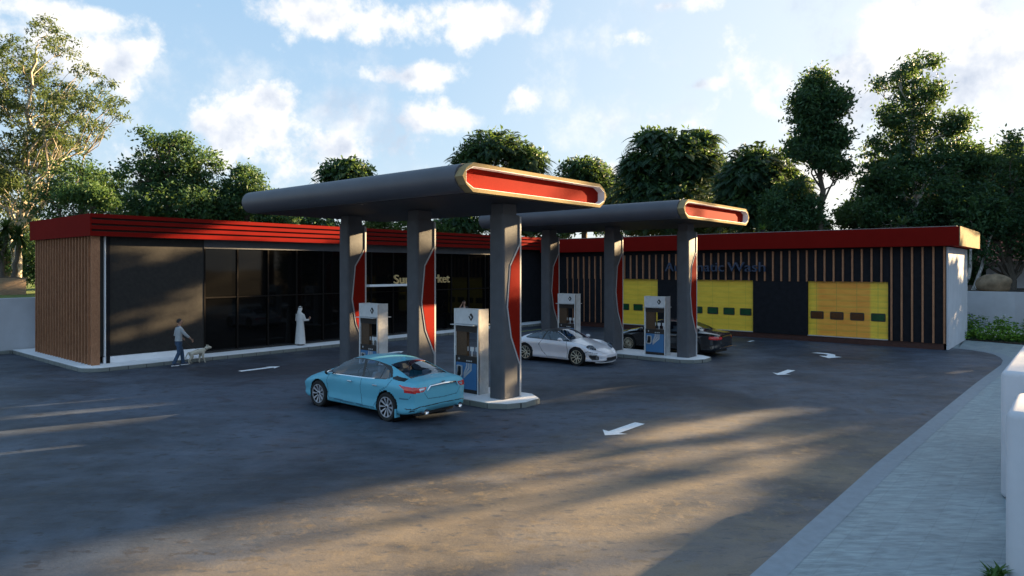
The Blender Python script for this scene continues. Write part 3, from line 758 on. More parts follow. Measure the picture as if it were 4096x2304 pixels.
# ------------------------------------------------------------------ fuel pumps
def make_pump(x, y, label):
    """front faces -x, y is the near (low y) end"""
    T = thing('fuel_pump', label, 'fuel pump', (x, y + .47, .157), group='fuel pumps on the islands')
    W, D, z0 = .96, .42, .157
    def bx(name, m, a, par=T, bevel=0):
        b = MB(); b.box(*a); return b.build(name, m, par, bevel=bevel)
    for yy in (y, y + W - .055):
        w = bx('side_panel', M['pump_side'], (x - D/2, x + D/2, yy, yy + .055, z0, 2.53), bevel=.006)
    bx('corner_strip', M['steel'], (x - D/2 - .012, x - D/2 + .04, y - .012, y - .002, z0, 2.5))
    ya, yb = y + .057, y + W - .057
    hd = bx('header', M['pump_head'], (x - D/2 + .005, x + D/2 - .005, ya, yb, 2.10, 2.52), bevel=.006)
    for s in (-1, 1):
        xa, xb = sorted((x + s*(D/2), x + s*(D/2 + .17)))
        bx('visor', M['pump_head'], (xa, xb, ya - .02, yb + .04, 2.075, 2.095))
    b = MB(); b.box(x - D/2 + .03, x + D/2 - .03, ya, yb, 1.88, 2.073); b.build('display_band', M['pump_dark'], T)
    bx('inner_column', M['pump_brown'], (x - D/2 + .05, x - D/2 + .16, y + W - .46, yb, 1.2, 1.878))
    bx('body', M['pump_dark'], (x - D/2 + .012, x + D/2 - .012, ya, yb, z0 + .01, 1.198))
    for s in (-1, 1):
        fx = x + s*(D/2)
        def F(y2d, name, m, d0, d1, par=T):
            xa, xb = sorted((fx - s*.012 + s*d0, fx - s*.012 + s*d1))
            b = MB(); b.prism(y2d, 'x', xa, xb); return b.build(name, m, par)
        def ry(f): return (y + W - f*W) if s < 0 else (y + f*W)   # left to right as seen from the front
        def poly(p): return [(ry(a), c) for a, c in p]
        F(poly([(.08, .27), (.92, .27), (.92, .99), (.90, 1.01), (.10, 1.01), (.08, .99)]), 'front_panel', M['pump_blue'], .001, .008)
        # stripes
        b = MB()
        xa, xb = sorted((fx - s*.012 + s*.009, fx - s*.012 + s*.012))
        for k in range(3):
            c0 = .50 + k*.085; zb = .90 - k*.045; ze = .72 - k*.05
            b.prism(poly([(c0, 1.0), (c0 + .055, 1.0), (c0 + .055, zb), (.40, ze - .065 + .0), (.40, ze), (c0, zb + .03)]), 'x', xa, xb)
        b.build('stripe', M['trim_grey'], T)
        b = MB()
        for k in range(3):
            c0 = .50 + k*.085; b.prism(poly([(c0, 1.045), (c0 + .055, 1.045), (c0 + .055, 1.085), (c0, 1.085)]), 'x', *sorted((fx - s*.012 + s*.001, fx - s*.012 + s*.004)))
        b.prism(poly([(.20, 1.07), (.235, 1.11), (.20, 1.15), (.165, 1.11)]), 'x', *sorted((fx - s*.012 + s*.001, fx - s*.012 + s*.004)))
        b.build('button', M['trim_grey'], T)
        outer = poly([(.15, .93), (.33, .93), (.36, .90), (.36, .66), (.30, .585), (.13, .60), (.11, .64), (.15, .76)])
        inner_ = poly([(.18, .905), (.30, .905), (.325, .885), (.325, .68), (.28, .62), (.155, .63), (.145, .65), (.18, .765)])
        b = MB(); b.ring(outer, inner_, 'x', *sorted((fx - s*.012 + s*.009, fx - s*.012 + s*.05))); nz = b.build('nozzle_holder', M['trim_grey'], T)
        b = MB(); b.prism(inner_, 'x', *sorted((fx - s*.012 + s*.0092, fx - s*.012 + s*.015)))
        yc = ry(.25); b.tube([(fx + s*.025, yc, .86), (fx + s*.03, yc, .74), (fx + s*.03, ry(.22), .66)], [.02, .025, .016])
        b.build('nozzle', M['black'], nz)
        # logo: black rhombus with a light L-shaped cut
        u, v = .70, 2.31
        xa, xb = sorted((fx - s*.005 + s*.002, fx - s*.005 + s*.006))
        b = MB()
        b.prism(poly([(u - .02, v + .10), (u + .02, v + .10), (u + .095, v + .01), (u + .02, v - .055), (u, v - .035), (u + .03, v - .005), (u - .06, v + .055)]), 'x', xa, xb)
        b.prism(poly([(u - .075, v + .04), (u + .0, v - .06), (u + .025, v - .04 - .0), (u + .095, v + .0), (u + .0, v - .12), (u - .10, v + .005)]), 'x', xa, xb)
        b.build('logo', M['black'], hd)
    b = MB()
    for k in range(3):
        c = y + W - (.44 + k*.215)*W
        b = MB(); b.box(x - .13, x - .11, c - .065, c + .065, 1.34, 1.46); b.box(x - .128, x - .112, c - .02, c + .02, 1.2, 1.34)
        b.build('price_flag', M['pump_head'], T, bevel=.004)
    return T
make_pump(14.12, 12.93, 'grey fuel pump with blue panel right behind the blue car')
make_pump(14.12, 17.32, 'grey fuel pump half hidden by the blue car roof, between the two farther pillars')
make_pump(25.12, 12.93, 'grey fuel pump with blue panel in front of the black car')
make_pump(25.12, 17.32, 'grey fuel pump standing behind the white car roof')

# ------------------------------------------------------------------ boundary walls
b = MB(); b.box(-30, 12.5, 35.5, 35.7, 0, 2.38)
tag(b.build('boundary_wall', M['white_wall'], bevel=.01), 'plain white boundary wall left of the shop with lawn behind it', 'wall')
b = MB(); b.box(-30, 8.58, 35.25, 35.49, 0, .14)
tag(b.build('wall_kerb', M['kerb'], bevel=.01), 'grey stone kerb along the foot of the left white wall', 'kerb')
b = MB(); b.box(46.3, 46.5, 3.0, 12, 0, 2.36)
b.prism([(46.3, 3.0), (43.6, -9), (43.8, -9), (46.5, 3.0)], 'z', 0, 2.36)
tag(b.build('garden_wall', M['white_wall']), 'pale grey garden wall behind the flower bed right of the car wash', 'wall')
def pier(x0, x1, y0, y1, h, label):
    b = MB(); b.box(x0, x1, y0, y1, .0, h)
    return tag(b.build('white_pier', M['white_wall'], bevel=.09, seg=4, smooth=True), label, 'wall', 'smooth white wall blocks along the pavement')
pier(9.95, 11.6, -.9, .74, 2.0, 'nearest smooth white wall block at the right edge of the pavement')
pier(13.4, 18.2, -.6, 1.06, 2.05, 'second smooth white wall block along the pavement, behind the nearest one')
# planter and boulder
b = MB(); b.box(-4, 11.35, 44, 47.0, 1.9, 3.15)
T = thing('stone_planter', 'brown layered stone planter on the lawn holding the sword leaved trees', 'planter', (4, 45, 2))
b.build('planter_wall', M['planter'], T)
b = MB(); b.box(-3.8, 11.15, 44.2, 46.8, 3.155, 3.18); b.build('soil_fill', M['soil'], T)
def rock(name, c, r, seed, m):
    rr = np.random.default_rng(seed); b = MB(); b.ball((0, 0, 0), 1, 28, 18)
    ks = rr.normal(size=(14, 3)) * 2.2; ph = rr.uniform(0, 6, 14)
    out = []
    for v in b.v:
        v = Vector(v); d = 1 + sum(.045*math.sin(k[0]*v.x + k[1]*v.y + k[2]*v.z + p) for k, p in zip(ks, ph))
        z = v.z*d; z = max(z, -.62)
        out.append((c[0] + v.x*d*r[0], c[1] + v.y*d*r[1], c[2] + z*r[2]))
    b.v = out
    return b.build(name, m, smooth=True)
tag(rock('boulder', (47.3, 4.05, 2.75), (.8, .85, .62), 3, M['rock']), 'brown boulder sitting just behind the pale garden wall', 'boulder')
# red roofed house among the trees
H_ = thing('red_roofed_house', 'small house with red tiled roof behind the garden wall', 'house', (62, 1, 2.2))
b = MB(); b.box(58, 68, -6, 5.4, 2.2, 4.3); b.build('wall', M['white_wall'], H_)
b = MB(); b.prism([(57.2, 4.1), (63, 6.6), (68.8, 4.1), (63, 4.12)], 'y', -6.6, 5.9); b.build('roof', M['tile'], H_)
b = MB(); b.box(57.1, 57.2, -6.6, 5.9, 3.98, 4.12); b.build('gutter', M['trim_grey'], H_)
for yy in (1.0, -3): 
    b = MB(); b.box(57.93, 57.99, yy, yy + 1.2, 2.6, 3.7); b.build('window', M['glass_dark'], H_)

# ------------------------------------------------------------------ cars
def pchip(keys, x):
    """smooth monotone interpolation through (x, value) keys"""
    ks = sorted(keys); X = np.array([k[0] for k in ks], float); Y = np.array([k[1] for k in ks], float)
    h = np.diff(X); dl = np.diff(Y)/h; d = np.zeros_like(Y)
    for i in range(1, len(X) - 1):
        if dl[i-1]*dl[i] > 0:
            w1 = 2*h[i] + h[i-1]; w2 = h[i] + 2*h[i-1]; d[i] = (w1 + w2)/(w1/dl[i-1] + w2/dl[i])
    d[0] = dl[0]; d[-1] = dl[-1]
    x = np.clip(np.asarray(x, float), X[0], X[-1]); i = np.clip(np.searchsorted(X, x) - 1, 0, len(h) - 1)
    t = (x - X[i])/h[i]; t2 = t*t; t3 = t2*t
    return (2*t3 - 3*t2 + 1)*Y[i] + (t3 - 2*t2 + t)*h[i]*d[i] + (-2*t3 + 3*t2)*Y[i+1] + (t3 - t2)*h[i]*d[i+1]
def inpoly(px, py, poly):
    r = np.zeros(px.shape, bool); n = len(poly); j = n - 1
    for i in range(n):
        xi, yi = poly[i]; xj, yj = poly[j]
        c = ((yi > py) != (yj > py)) & (px < (xj - xi)*(py - yi)/(yj - yi + 1e-12) + xi)
        r ^= c; j = i
    return r
def mesh_np(name, v, f, mats, parent, smooth=True, midx=None):
    me = bpy.data.meshes.new(name); f = np.asarray(f, np.int32)
    used = np.unique(f); remap = np.full(len(v), -1, np.int32); remap[used] = np.arange(len(used)); vv = v[used]; ff = remap[f]
    me.vertices.add(len(vv)); me.vertices.foreach_set('co', vv.astype(np.float32).ravel())
    k = f.shape[1]
    me.loops.add(ff.size); me.loops.foreach_set('vertex_index', ff.ravel())
    me.polygons.add(len(ff)); me.polygons.foreach_set('loop_start', np.arange(0, ff.size, k, dtype=np.int32))
    if midx is not None: me.polygons.foreach_set('material_index', midx)
    me.polygons.foreach_set('use_smooth', np.full(len(ff), smooth))
    me.update(); me.validate()
    return mesh_obj(name, me, parent, mats)

def section(K, xs):
    """control points of the half section at stations xs -> (n, 9, 2)"""
    zl, w, zb, wb, wr, zr, zt = (pchip(K[k], xs) for k in ('zlow', 'w', 'zbelt', 'wbelt', 'wr', 'zr', 'ztop'))
    zero = np.zeros_like(xs)
    zm = zl + (zb - zl)*.42
    P = [(zero, zl), (.82*w, zl), (.975*w, zl + .05), (w*.972, zm - .02), (w*1.0, zm + (zb - zm)*.66), (wb, zb), (wr, zr), (.55*wr, zr + (zt - zr)*.72), (zero, zt)]
    return np.stack([np.stack(p, -1) for p in P], 1)
def sweep(P, counts):
    """catmull-rom through the 9 controls, creased at the shoulder (5) and the roof rail (6)"""
    out = []; tags = []
    def seg(a, b, c, d, n, last=False):
        for j in range(n + (1 if last else 0)):
            t = j/n
            out.append(.5*((2*b) + (-a + c)*t + (2*a - 5*b + 4*c - d)*t*t + (-a + 3*b - 3*c + d)*t**3))
    g = [P[:, i] for i in range(9)]
    mir = lambda p: p*np.array([-1, 1])
    for i in range(8):
        n = counts[i]
        if i < 5:
            a = g[i-1] if i > 0 else mir(g[1]); b, c = g[i], g[i+1]
            d = g[i+2] if i < 4 else c + (c - b)*.6
            if i == 0: a = b*2 - c
        elif i == 5: b, c = g[5], g[6]; a = b - (c - b); d = c + (c - b)
        else:
            b, c = g[i], g[i+1]; a = (b*2 - c) if i == 6 else g[i-1]; d = g[i+2] if i + 2 < 9 else mir(g[7])
        seg(a, b, c, d, n, i == 7); tags += [i]*n
    return np.stack(out, 1), np.array(tags)

def make_car(name, label, K, L2, L1, axles, R_, glass_side, glass_front, glass_rear, paint, seam, zones, seams, wheel, loc, rz, track, width=.23, roofmat=None, trimline=None, extra=None, glassm=None, capx=(.10, .10)):
    T = thing(name, label, 'car', loc, rz)
    dx = .02; xs = np.arange(-L1, L2 + 1e-6, dx)
    counts = [6, 3, 14, 10, 12, 22, 16, 16]
    S, tg = sweep(section(K, xs), counts)                 # (nx, nv, 2)
    # closed ends
    def cap(sec, x0, sgn, depth):
        rings = []; n = 44; cz = (sec[:, 1].min() + sec[:, 1].max())/2
        for j in range(1, n + 1):
            t = j/n; sc = 1 - t; q = sc**1.0
            r = np.empty_like(sec); r[:, 0] = sec[:, 0]*q; r[:, 1] = cz + (sec[:, 1] - cz)*q
            rings.append((np.full(len(sec), x0 + sgn*depth*(1 - (1-min(1, t*2.2))**2)) + 0*t, r))
        return rings
    X = []; Y = []; Z = []
    for xx, r in reversed(cap(S[0], -L1, -1, capx[1])): X.append(xx); Y.append(r[:, 0]); Z.append(r[:, 1])
    for i, x in enumerate(xs): X.append(np.full(S.shape[1], x)); Y.append(S[i, :, 0]); Z.append(S[i, :, 1])
    for xx, r in cap(S[-1], L2, 1, capx[0]): X.append(xx); Y.append(r[:, 0]); Z.append(r[:, 1])
    X, Y, Z = np.array(X), np.array(Y), np.array(Z); nu, nv = X.shape
    V = np.stack([X, Y, Z], -1).reshape(-1, 3)
    V2 = V*np.array([1, -1, 1]); n0 = len(V)
    ii, jj = np.meshgrid(np.arange(nu - 1), np.arange(nv - 1), indexing='ij')
    a = (ii*nv + jj).ravel(); F = np.stack([a, a + nv, a + nv + 1, a + 1], 1)
    tf = np.broadcast_to(tg, (nu - 1, nv - 1)).ravel()
    cc = V[F].mean(1); cx, cy, cz = cc.T
    zone = np.zeros(len(F), int)                           # 0 paint
    zbelt = pchip(K['zbelt'], cx)
    side = tf == 5; top = tf >= 6
    gs = np.zeros(len(F), bool)
    for p in glass_side: gs |= side & inpoly(cx, cz, p)
    gf = top & (cx > glass_front[0]) & (cx < glass_front[1]) & (cy < pchip(K['wr'], cx)*.95)
    gr = top & (cx > glass_rear[0]) & (cx < glass_rear[1]) & (cy < pchip(K['wr'], cx)*.95)
    frame = side & (cx > glass_side[0][0][0] - 9) & (cz > zbelt + .0)
    names = {}
    def setz(mask, nm, m):
        k = names.setdefault(nm, (len(names) + 1, m))[0]; zone[mask] = k
    for nm, kind, poly, m in zones:
        if kind == 'side': mk = inpoly(cx, cz, poly) & (tf >= 2) & (tf < 6) & (cx > -L1 - .03) & (cx < L2 + .03)
        elif kind == 'front': mk = inpoly(cy, cz, poly) & (cx > L2 - .28)
        elif kind == 'rear': mk = inpoly(cy, cz, poly) & (cx < -L1 + .28)
        elif kind == 'top': mk = inpoly(cx, cy, poly) & (tf >= 6)
        elif kind == 'pillar': mk = side & inpoly(cx, cz, poly)
        setz(mk, nm, m or seam)
    if roofmat: setz(top & (cx > glass_rear[1]) & (cx < glass_front[0]), 'roof_panel', roofmat)
    for poly in seams:
        for (x0, z0), (x1, z1) in zip(poly[:-1], poly[1:]):
            d = np.array([x1 - x0, z1 - z0]); l = np.hypot(*d); t = np.clip(((cx - x0)*d[0] + (cz - z0)*d[1])/l/l, 0, 1)
            dist = np.hypot(cx - x0 - t*d[0], cz - z0 - t*d[1])
            setz((dist < .0105) & (tf < 6) & (tf >= 2) & (zone == 0), 'panel_gap', seam)
    if trimline:
        setz((zone == 0) & (tf == 5) & (cx > trimline[0]) & (cx < trimline[1]) & (cz < zbelt + .028), 'window_trim', M['chrome'])
    setz(gs, 'side_window', glassm or M['carglass']); setz(gf, 'windscreen', glassm or M['carglass']); setz(gr, 'rear_window', glassm or M['carglass'])
    # wheel openings
    keep = np.ones(len(F), bool)
    for ax in axles:
        d = np.hypot(cx - ax, cz - R_)
        keep &= ~((d < R_ + .052) & (cy > .35) & (cz < 2*R_ + .1) & (tf < 5))
    sep = {'side_window', 'windscreen', 'rear_window'}
    allV = np.concatenate([V, V2])
    for nm, (k, m) in [('body', (0, paint))] + list(names.items()):
        msk = keep & (zone == k)
        if not msk.any(): continue
        f1 = F[msk]; f2 = F[msk][:, ::-1] + n0
        two = nm in ('side_window', 'headlight', 'tail_light', 'air_intake', 'fog_trim', 'panel_gap', 'window_surround', 'reversing_light', 'window_trim')
        if two:
            for nm2, ff in ((nm, f1), (nm, f2)): mesh_np(nm2, allV, ff, [m], T)
        else: mesh_np(nm, allV, np.concatenate([f1, f2]), [m], T)
    # wheel wells, underbody, cabin
    b = MB()
    for ax in axles:
        for s in (-1, 1):
            pr = [(R_ + .055, s*(track + .08)), (R_ + .055, s*.35), (.02, s*.35)]
            b.lathe(pr, (ax, 0, R_), 'y', 30)
    b.box(-L1 + .15, L2 - .15, -.6, .6, .18, .3)
    b.build('underbody', M['black'], T, local=True)
    wmin = .60
    b = MB(); b.box(glass_rear[0] + .05, glass_front[1] - .1, -.74, .74, .32, .62)
    b.box(glass_front[0] + .25, glass_front[1] + .05, -.68, .68, .62, .90)       # dashboard
    b.box(glass_rear[0] - .02, glass_rear[1] - .25, -.62, .62, .62, .93)         # parcel shelf
    b.build('cabin', M['interior'], T, local=True)
    xf = glass_front[0] - .55
    for sx, sy in ((xf, .36), (xf, -.36)) + (() if roofmat else ((xf - .85, .36), (xf - .85, -.36))):
        b = MB(); b.box(sx - .25, sx + .27, sy - .25, sy + .25, .6, .74); b.prism([(sx - .36, 1.12), (sx - .22, .7), (sx - .08, .7), (sx - .24, 1.13)], 'y', sy - .24, sy + .24)
        b.box(sx - .38, sx - .28, sy - .12, sy + .12, 1.1, 1.26)
        zk = .89 if roofmat else (.95 if sx == xf else .88)
        b.v = [(p[0], p[1], p[2]*zk) for p in b.v]
        b.build('seat', M['seat'], T, bevel=.03, local=True)
    b = MB()
    ring = [(xf + .42 + .05*math.cos(t), .36 + .18*math.sin(t), .92 + .17*math.cos(t)) for t in np.linspace(0, 2*math.pi, 17)]
    b.tube(ring, .014, 6, cap=False); b.build('steering_wheel', M['black'], T, local=True)
    for ax in axles:
        for s in (-1, 1):
            w0 = wheel(T, R_, width); w0.location = (ax, s*track, R_); w0.rotation_euler = (0, 0, 0 if s > 0 else math.pi)
    if extra: extra(T)
    return T

def wheel_maker(kind, rim_r, face, back, nsp):
    """wheel whose outer face looks towards +y"""
    cache = {}
    def mk(parent, R_, width):
        h = width/2
        if 'w' in cache and cache.get('T') is not None:
            c = copy_tree(cache['w'], parent); return c
        b = MB()
        b.lathe([(rim_r, -h + .01), (R_ - .02, -h), (R_, -h + .03), (R_, h - .03), (R_ - .02, h), (R_ - .05, h + .003), (rim_r + .004, h - .006), (rim_r - .012, h - .02)], axis='y', n=40)
        # the tyre is the wheel's own part; the wheel itself is an empty that carries both
        w = bpy.data.objects.new('wheel', None); C.objects.link(w); w.parent = parent; w.empty_display_size = .1
        b.build('tyre', M['rubber'], w, smooth=True, local=True)
        b = MB(); b.lathe([(rim_r - .004, h - .004), (rim_r - .02, h - .004), (rim_r - .028, h - .03), (rim_r - .03, -h + .02), (.02, -h + .03)], axis='y', n=40)
        b.lathe([(.15, h - .085), (.15, h - .10), (.01, h - .10)], axis='y', n=30)
        b.build('rim_well', back, w, smooth=True, local=True)
        b = MB(); ro = rim_r - .012
        if kind == 'fork':
            for k in range(5):
                t0 = 2*math.pi*k/5 + .31
                for s in (-1, 1):
                    def P(r, da, y): t = t0 + s*da; return (r*math.cos(t), y, r*math.sin(t))
                    q = [P(.045, .12, h - .035), P(.05, .46, h - .04), P(ro, .42, h - .006), P(ro, .21, h - .006)]
                    q2 = [(x, y - .022, z) for x, y, z in q]
                    b.add(q + q2, [(0, 1, 2, 3), (7, 6, 5, 4), (0, 3, 7, 4), (1, 5, 6, 2), (3, 2, 6, 7), (0, 4, 5, 1)])
        else:
            for k in range(nsp):
                for s in (-1, 1):
                    t0 = 2*math.pi*k/nsp + s*.10
                    t1 = 2*math.pi*k/nsp + s*(.30 if nsp <= 7 else .17)
                    p0 = Vector((.045*math.cos(t0), h - .04, .045*math.sin(t0))); p1 = Vector((ro*math.cos(t1), h - .008, ro*math.sin(t1)))
                    b.tube([p0, p1], [.018, .014], 4)
        b.lathe([(.062, h - .055), (.062, h - .03), (.035, h - .022), (.001, h - .02)], axis='y', n=20)
        b.lathe([(ro + .006, h - .012), (ro + .004, h - .002), (ro - .012, h - .002), (ro - .014, h - .012)], axis='y', n=40)
        b.build('rim', face, w, local=True)
        b = MB(); b.lathe([(.034, h - .028), (.034, h - .0175), (.001, h - .0175)], axis='y', n=16); b.build('hub_cap', M['rim_black'], w, local=True)
        cache['w'] = w; cache['T'] = parent
        return w
    return mk

# --- light blue saloon seen from behind
KB = dict(
    zlow=[(-2.45, .36), (-2.2, .27), (-1.9, .22), (0, .19), (1.9, .20), (2.35, .24)],
    w=[(-2.42, .80), (-2.30, .865), (-2.0, .915), (-1.35, .945), (-.6, .915), (.3, .91), (1.4, .93), (1.9, .90), (2.15, .82), (2.35, .66)],
    zbelt=[(-2.42, .945), (-2.1, .985), (-1.7, 1.0), (-1.2, .99), (-.6, .95), (.2, .93), (1.0, .92), (1.5, .86), (2.0, .74), (2.35, .62)],
    wbelt=[(-2.42, .72), (-2.2, .78), (-1.8, .83), (-1.2, .865), (0, .87), (1.0, .865), (1.5, .82), (2.0, .72), (2.35, .56)],
    wr=[(-2.42, .62), (-2.1, .66), (-1.85, .655), (-1.1, .60), (-.3, .60), (.35, .60), (.8, .68), (1.05, .74), (1.4, .70), (2.0, .58), (2.35, .42)],
    zr=[(-2.42, .975), (-2.2, 1.02), (-1.95, 1.045), (-1.6, 1.16), (-1.1, 1.30), (-.6, 1.365), (-.1, 1.385), (.3, 1.345), (.7, 1.18), (1.1, .985), (1.5, .90), (2.0, .77), (2.35, .64)],
    ztop=[(-2.42, 1.0), (-2.2, 1.05), (-1.97, 1.07), (-1.6, 1.21), (-1.1, 1.36), (-.6, 1.425), (-.2, 1.435), (.25, 1.40), (.65, 1.24), (1.12, 1.03), (1.5, .955), (2.0, .83), (2.35, .68)])
def blue_extra(T):
    def put(name, fn, m, **k):
        for s in (-1, 1):
            b = MB(); fn(b, s); b.build(name, m, T, local=True, **k)
    for s in (-1, 1):
        b = MB(); b.ball((.78, s*1.02, 1.0), (.075, .11, .075), 14, 10); b.tube([(.80, s*.86, .95), (.79, s*.96, .97)], .03, 8)
        mr = b.build('mirror', M['black'], T, smooth=True, local=True)
        b = MB(); b.ball((.70, s*1.025, 1.0), (.012, .095, .062), 14, 8); b.build('mirror_glass', M['chrome'], mr, smooth=True, local=True)
        for x in (.02, -.98):
            b = MB(); b.box(x - .09, x + .09, s*.915, s*.95, .815, .845); b.build('door_handle', M['chrome'], T, bevel=.008, local=True)
        b = MB(); b.lathe([(.06, 0.02), (.066, .0), (.066, .10), (.052, .10), (.050, .0), (.0, .03)], axis='z', n=20)
        vs = b.v; b.v = [(-2.42 + z*.9, s*.56 + x*1.2, .31 + y) for x, y, z in vs]
        b.build('exhaust_tip', M['chrome'], T, smooth=True, local=True)
        b = MB(); b.box(-.93 - .82, -.93 - .78, s*.80, s*.93, .14, .34); b.build('mud_flap', M['car_blue'], T, local=True)
    b = MB()
    pts = [(-2.38, -.50, .80), (-2.405, -.42, .90), (-2.41, 0, .915), (-2.405, .42, .90), (-2.38, .50, .80)]
    b.tube(pts, [.018, .026, .028, .026, .018], 8); b.build('boot_trim', M['chrome'], T, smooth=True, local=True)
    b = MB(); b.ball((-1.0, 0, 1.385), (.07, .03, .045), 10, 6); b.build('antenna', M['car_blue'], T, smooth=True, local=True)
    b = MB(); b.box(-2.42, -2.40, -.05, .05, .955, .972); b.build('boot_badge', M['black'], T, local=True)
zonesB = [
    ('window_surround', 'pillar', [(1.15, .90), (.55, 1.30), (.1, 1.40), (-1.0, 1.40), (-1.30, 1.22), (-1.50, 1.02), (-1.9, .985), (-1.9, 1.05), (-1.56, 1.09), (-1.3, 1.0), (-1.2, .985), (1.0, .93)], M['black']),
    ('tail_light', 'side', [(-1.80, .92), (-2.05, .905), (-2.6, .885), (-2.6, .755), (-2.12, .745), (-2.05, .80)], M['lamp_red']),
    ('tail_light', 'rear', [(1.0, .885), (.50, .885), (.60, .79), (.72, .77), (1.0, .755)], M['lamp_red']),
    ('reversing_light', 'rear', [(.72, .865), (.57, .865), (.63, .80), (.71, .805)], M['lamp_clear']),
    ('headlight', 'side', [(2.6, .67), (2.28, .695), (2.12, .72), (2.16, .66), (2.3, .61), (2.6, .59)], M['lamp_clear']),
    ('headlight', 'front', [(.85, .70), (.52, .68), (.54, .61), (.85, .60)], M['lamp_clear']),
    ('panel_gap', 'rear', [(.61, .765), (.59, .765), (.47, .61), (.49, .61)], None), ('panel_gap', 'rear', [(.49, .62), (.49, .60), (0, .578), (0, .598)], None),
    ('grille', 'front', [(0, .60), (.30, .60), (.24, .34), (0, .34)], M['black']),
    ('bumper_line', 'rear', [(0, .465), (.70, .45), (.95, .36), (.95, .34), (.70, .43), (0, .445)], M['black']),
    ('bumper_line', 'side', [(-2.6, .41), (-2.2, .36), (-2.05, .25), (-2.08, .25), (-2.22, .335), (-2.6, .39)], M['black']),
]
seamsB = [[(.95, .93), (1.02, .75), (.98, .35), (.93, .27)], [(-.38, .94), (-.36, .6), (-.42, .28)], [(.93, .275), (-.42, .255), (-.85, .28)], [(-.85, .28), (-.98, .42), (-1.15, .72), (-1.42, .84), (-1.5, 1.0)],
          [(-1.75, .62), (-2.1, .60), (-2.2, .68)], [(.95, .30), (-.9, .27)]]
gsB = [[(1.02, .955), (.62, 1.22), (.28, 1.345), (-.20, 1.36), (-.37, .965)], [(-.46, .97), (-.30, 1.365), (-.75, 1.335), (-1.03, 1.26), (-1.06, .995)], [(-1.09, 1.0), (-1.06, 1.25), (-1.24, 1.17), (-1.40, 1.06), (-1.42, 1.02)]]
for kk in ('w', 'wbelt', 'wr'): KB[kk] = [(x, v*.978) for x, v in KB[kk]]
make_car('blue_saloon', 'light blue four door saloon parked by the nearest pump, seen from behind', KB, 2.35, 2.29, (1.40, -1.375), .345, gsB, (.30, 1.06), (-1.92, -1.12),
         M['car_blue'], M['seam'], zonesB, seamsB, wheel_maker('fork', .255, M['rim_silver'], M['rim_black'], 5), (11.50, 14.27, 0), R(90.4), .80, .235, trimline=(-1.30, .98), extra=blue_extra)

KB0 = None
# --- white two door coupe facing the camera side
KW = dict(
    zlow=[(-2.15, .30), (-1.9, .21), (0, .17), (1.8, .17), (2.1, .19)],
    w=[(-2.15, .66), (-2.0, .80), (-1.7, .90), (-1.2, .925), (-.5, .89), (.2, .865), (1.2, .90), (1.6, .865), (1.9, .76), (2.12, .56)],
    zbelt=[(-2.15, .66), (-1.9, .77), (-1.5, .86), (-1.0, .90), (-.3, .885), (.3, .875), (.8, .865), (1.2, .835), (1.6, .74), (1.9, .60), (2.12, .48)],
    wbelt=[(-2.15, .60), (-1.9, .72), (-1.5, .80), (-1.0, .84), (0, .825), (.6, .80), (1.2, .80), (1.6, .74), (1.9, .62), (2.12, .44)],
    wr=[(-2.15, .50), (-1.9, .58), (-1.5, .60), (-1.0, .58), (-.3, .57), (.15, .57), (.5, .63), (.82, .68), (1.2, .60), (1.6, .52), (1.9, .42), (2.12, .28)],
    zr=[(-2.15, .69), (-1.9, .82), (-1.5, .95), (-1.0, 1.10), (-.5, 1.205), (-.1, 1.235), (.15, 1.20), (.45, 1.075), (.82, .885), (1.2, .80), (1.6, .70), (1.9, .58), (2.12, .47)],
    ztop=[(-2.15, .71), (-1.9, .85), (-1.5, .99), (-1.0, 1.155), (-.5, 1.265), (-.15, 1.295), (.12, 1.27), (.45, 1.13), (.85, .925), (1.2, .835), (1.6, .72), (1.9, .60), (2.12, .49)])
def white_extra(T):
    for s in (-1, 1):
        b = MB(); b.ball((.52, s*.97, .95), (.10, .095, .07), 14, 10); b.tube([(.55, s*.83, .90), (.54, s*.93, .93)], .022, 8)
        b.build('mirror', M['car_white'], T, smooth=True, local=True)
        # oval headlamp standing in the front wing
        q = Vector((1.74, s*.665, .66))
        b = MB(); b.ball((0, 0, 0), (.20, .085, .125), 22, 12)
        rot = Matrix.Rotation(R(30), 4, 'Y') @ Matrix.Rotation(s*R(-35), 4, 'Z')
        b.v = [tuple(rot @ Vector(v) + q) for v in b.v]
        hl = b.build('headlight', M['lamp_dark'], T, smooth=True, local=True)
        for t in (-.08, .0, .08):
            b = MB(); c = rot @ Vector((t, s*.062, .0)) + q; b.ball(tuple(c), .036, 10, 8); b.build('bulb', M['lamp_clear'], hl, smooth=True, local=True)
        b = MB(); b.box(-.25, -.09, s*.875, s*.895, .735, .765); b.build('door_handle', M['car_white'], T, bevel=.008, local=True)
        for k in range(4):
            b = MB(); b.box(1.93 - .01, 2.02, s*.55, s*.70, .30 + k*.035, .308 + k*.035); b.build('intake_bar', M['trim_grey'], T, local=True)
    b = MB(); b.tube([(1.95, -.70, .165), (2.12, -.45, .15), (2.2, 0, .145), (2.12, .45, .15), (1.95, .70, .165)], .022, 6); b.build('front_lip', M['trim_grey'], T, smooth=True, local=True)
zonesW = [
    ('window_surround', 'pillar', [(.92, .87), (.5, 1.10), (.12, 1.23), (-.5, 1.24), (-1.05, 1.09), (-1.33, .94), (-1.2, .905)], M['black']),
    ('air_intake', 'side', [(1.72, .42), (1.98, .43), (2.06, .40), (2.04, .26), (1.86, .25), (1.76, .32)], M['black']),
    ('front_grille', 'front', [(0, .33), (.34, .34), (.34, .22), (0, .21)], M['black']),
    ('fog_trim', 'side', [(1.70, .455), (1.99, .465), (2.04, .435), (1.73, .425)], M['trim_grey']),
    ('tail_light', 'rear', [(.85, .70), (.3, .69), (.3, .64), (.85, .60)], M['lamp_red']),
]
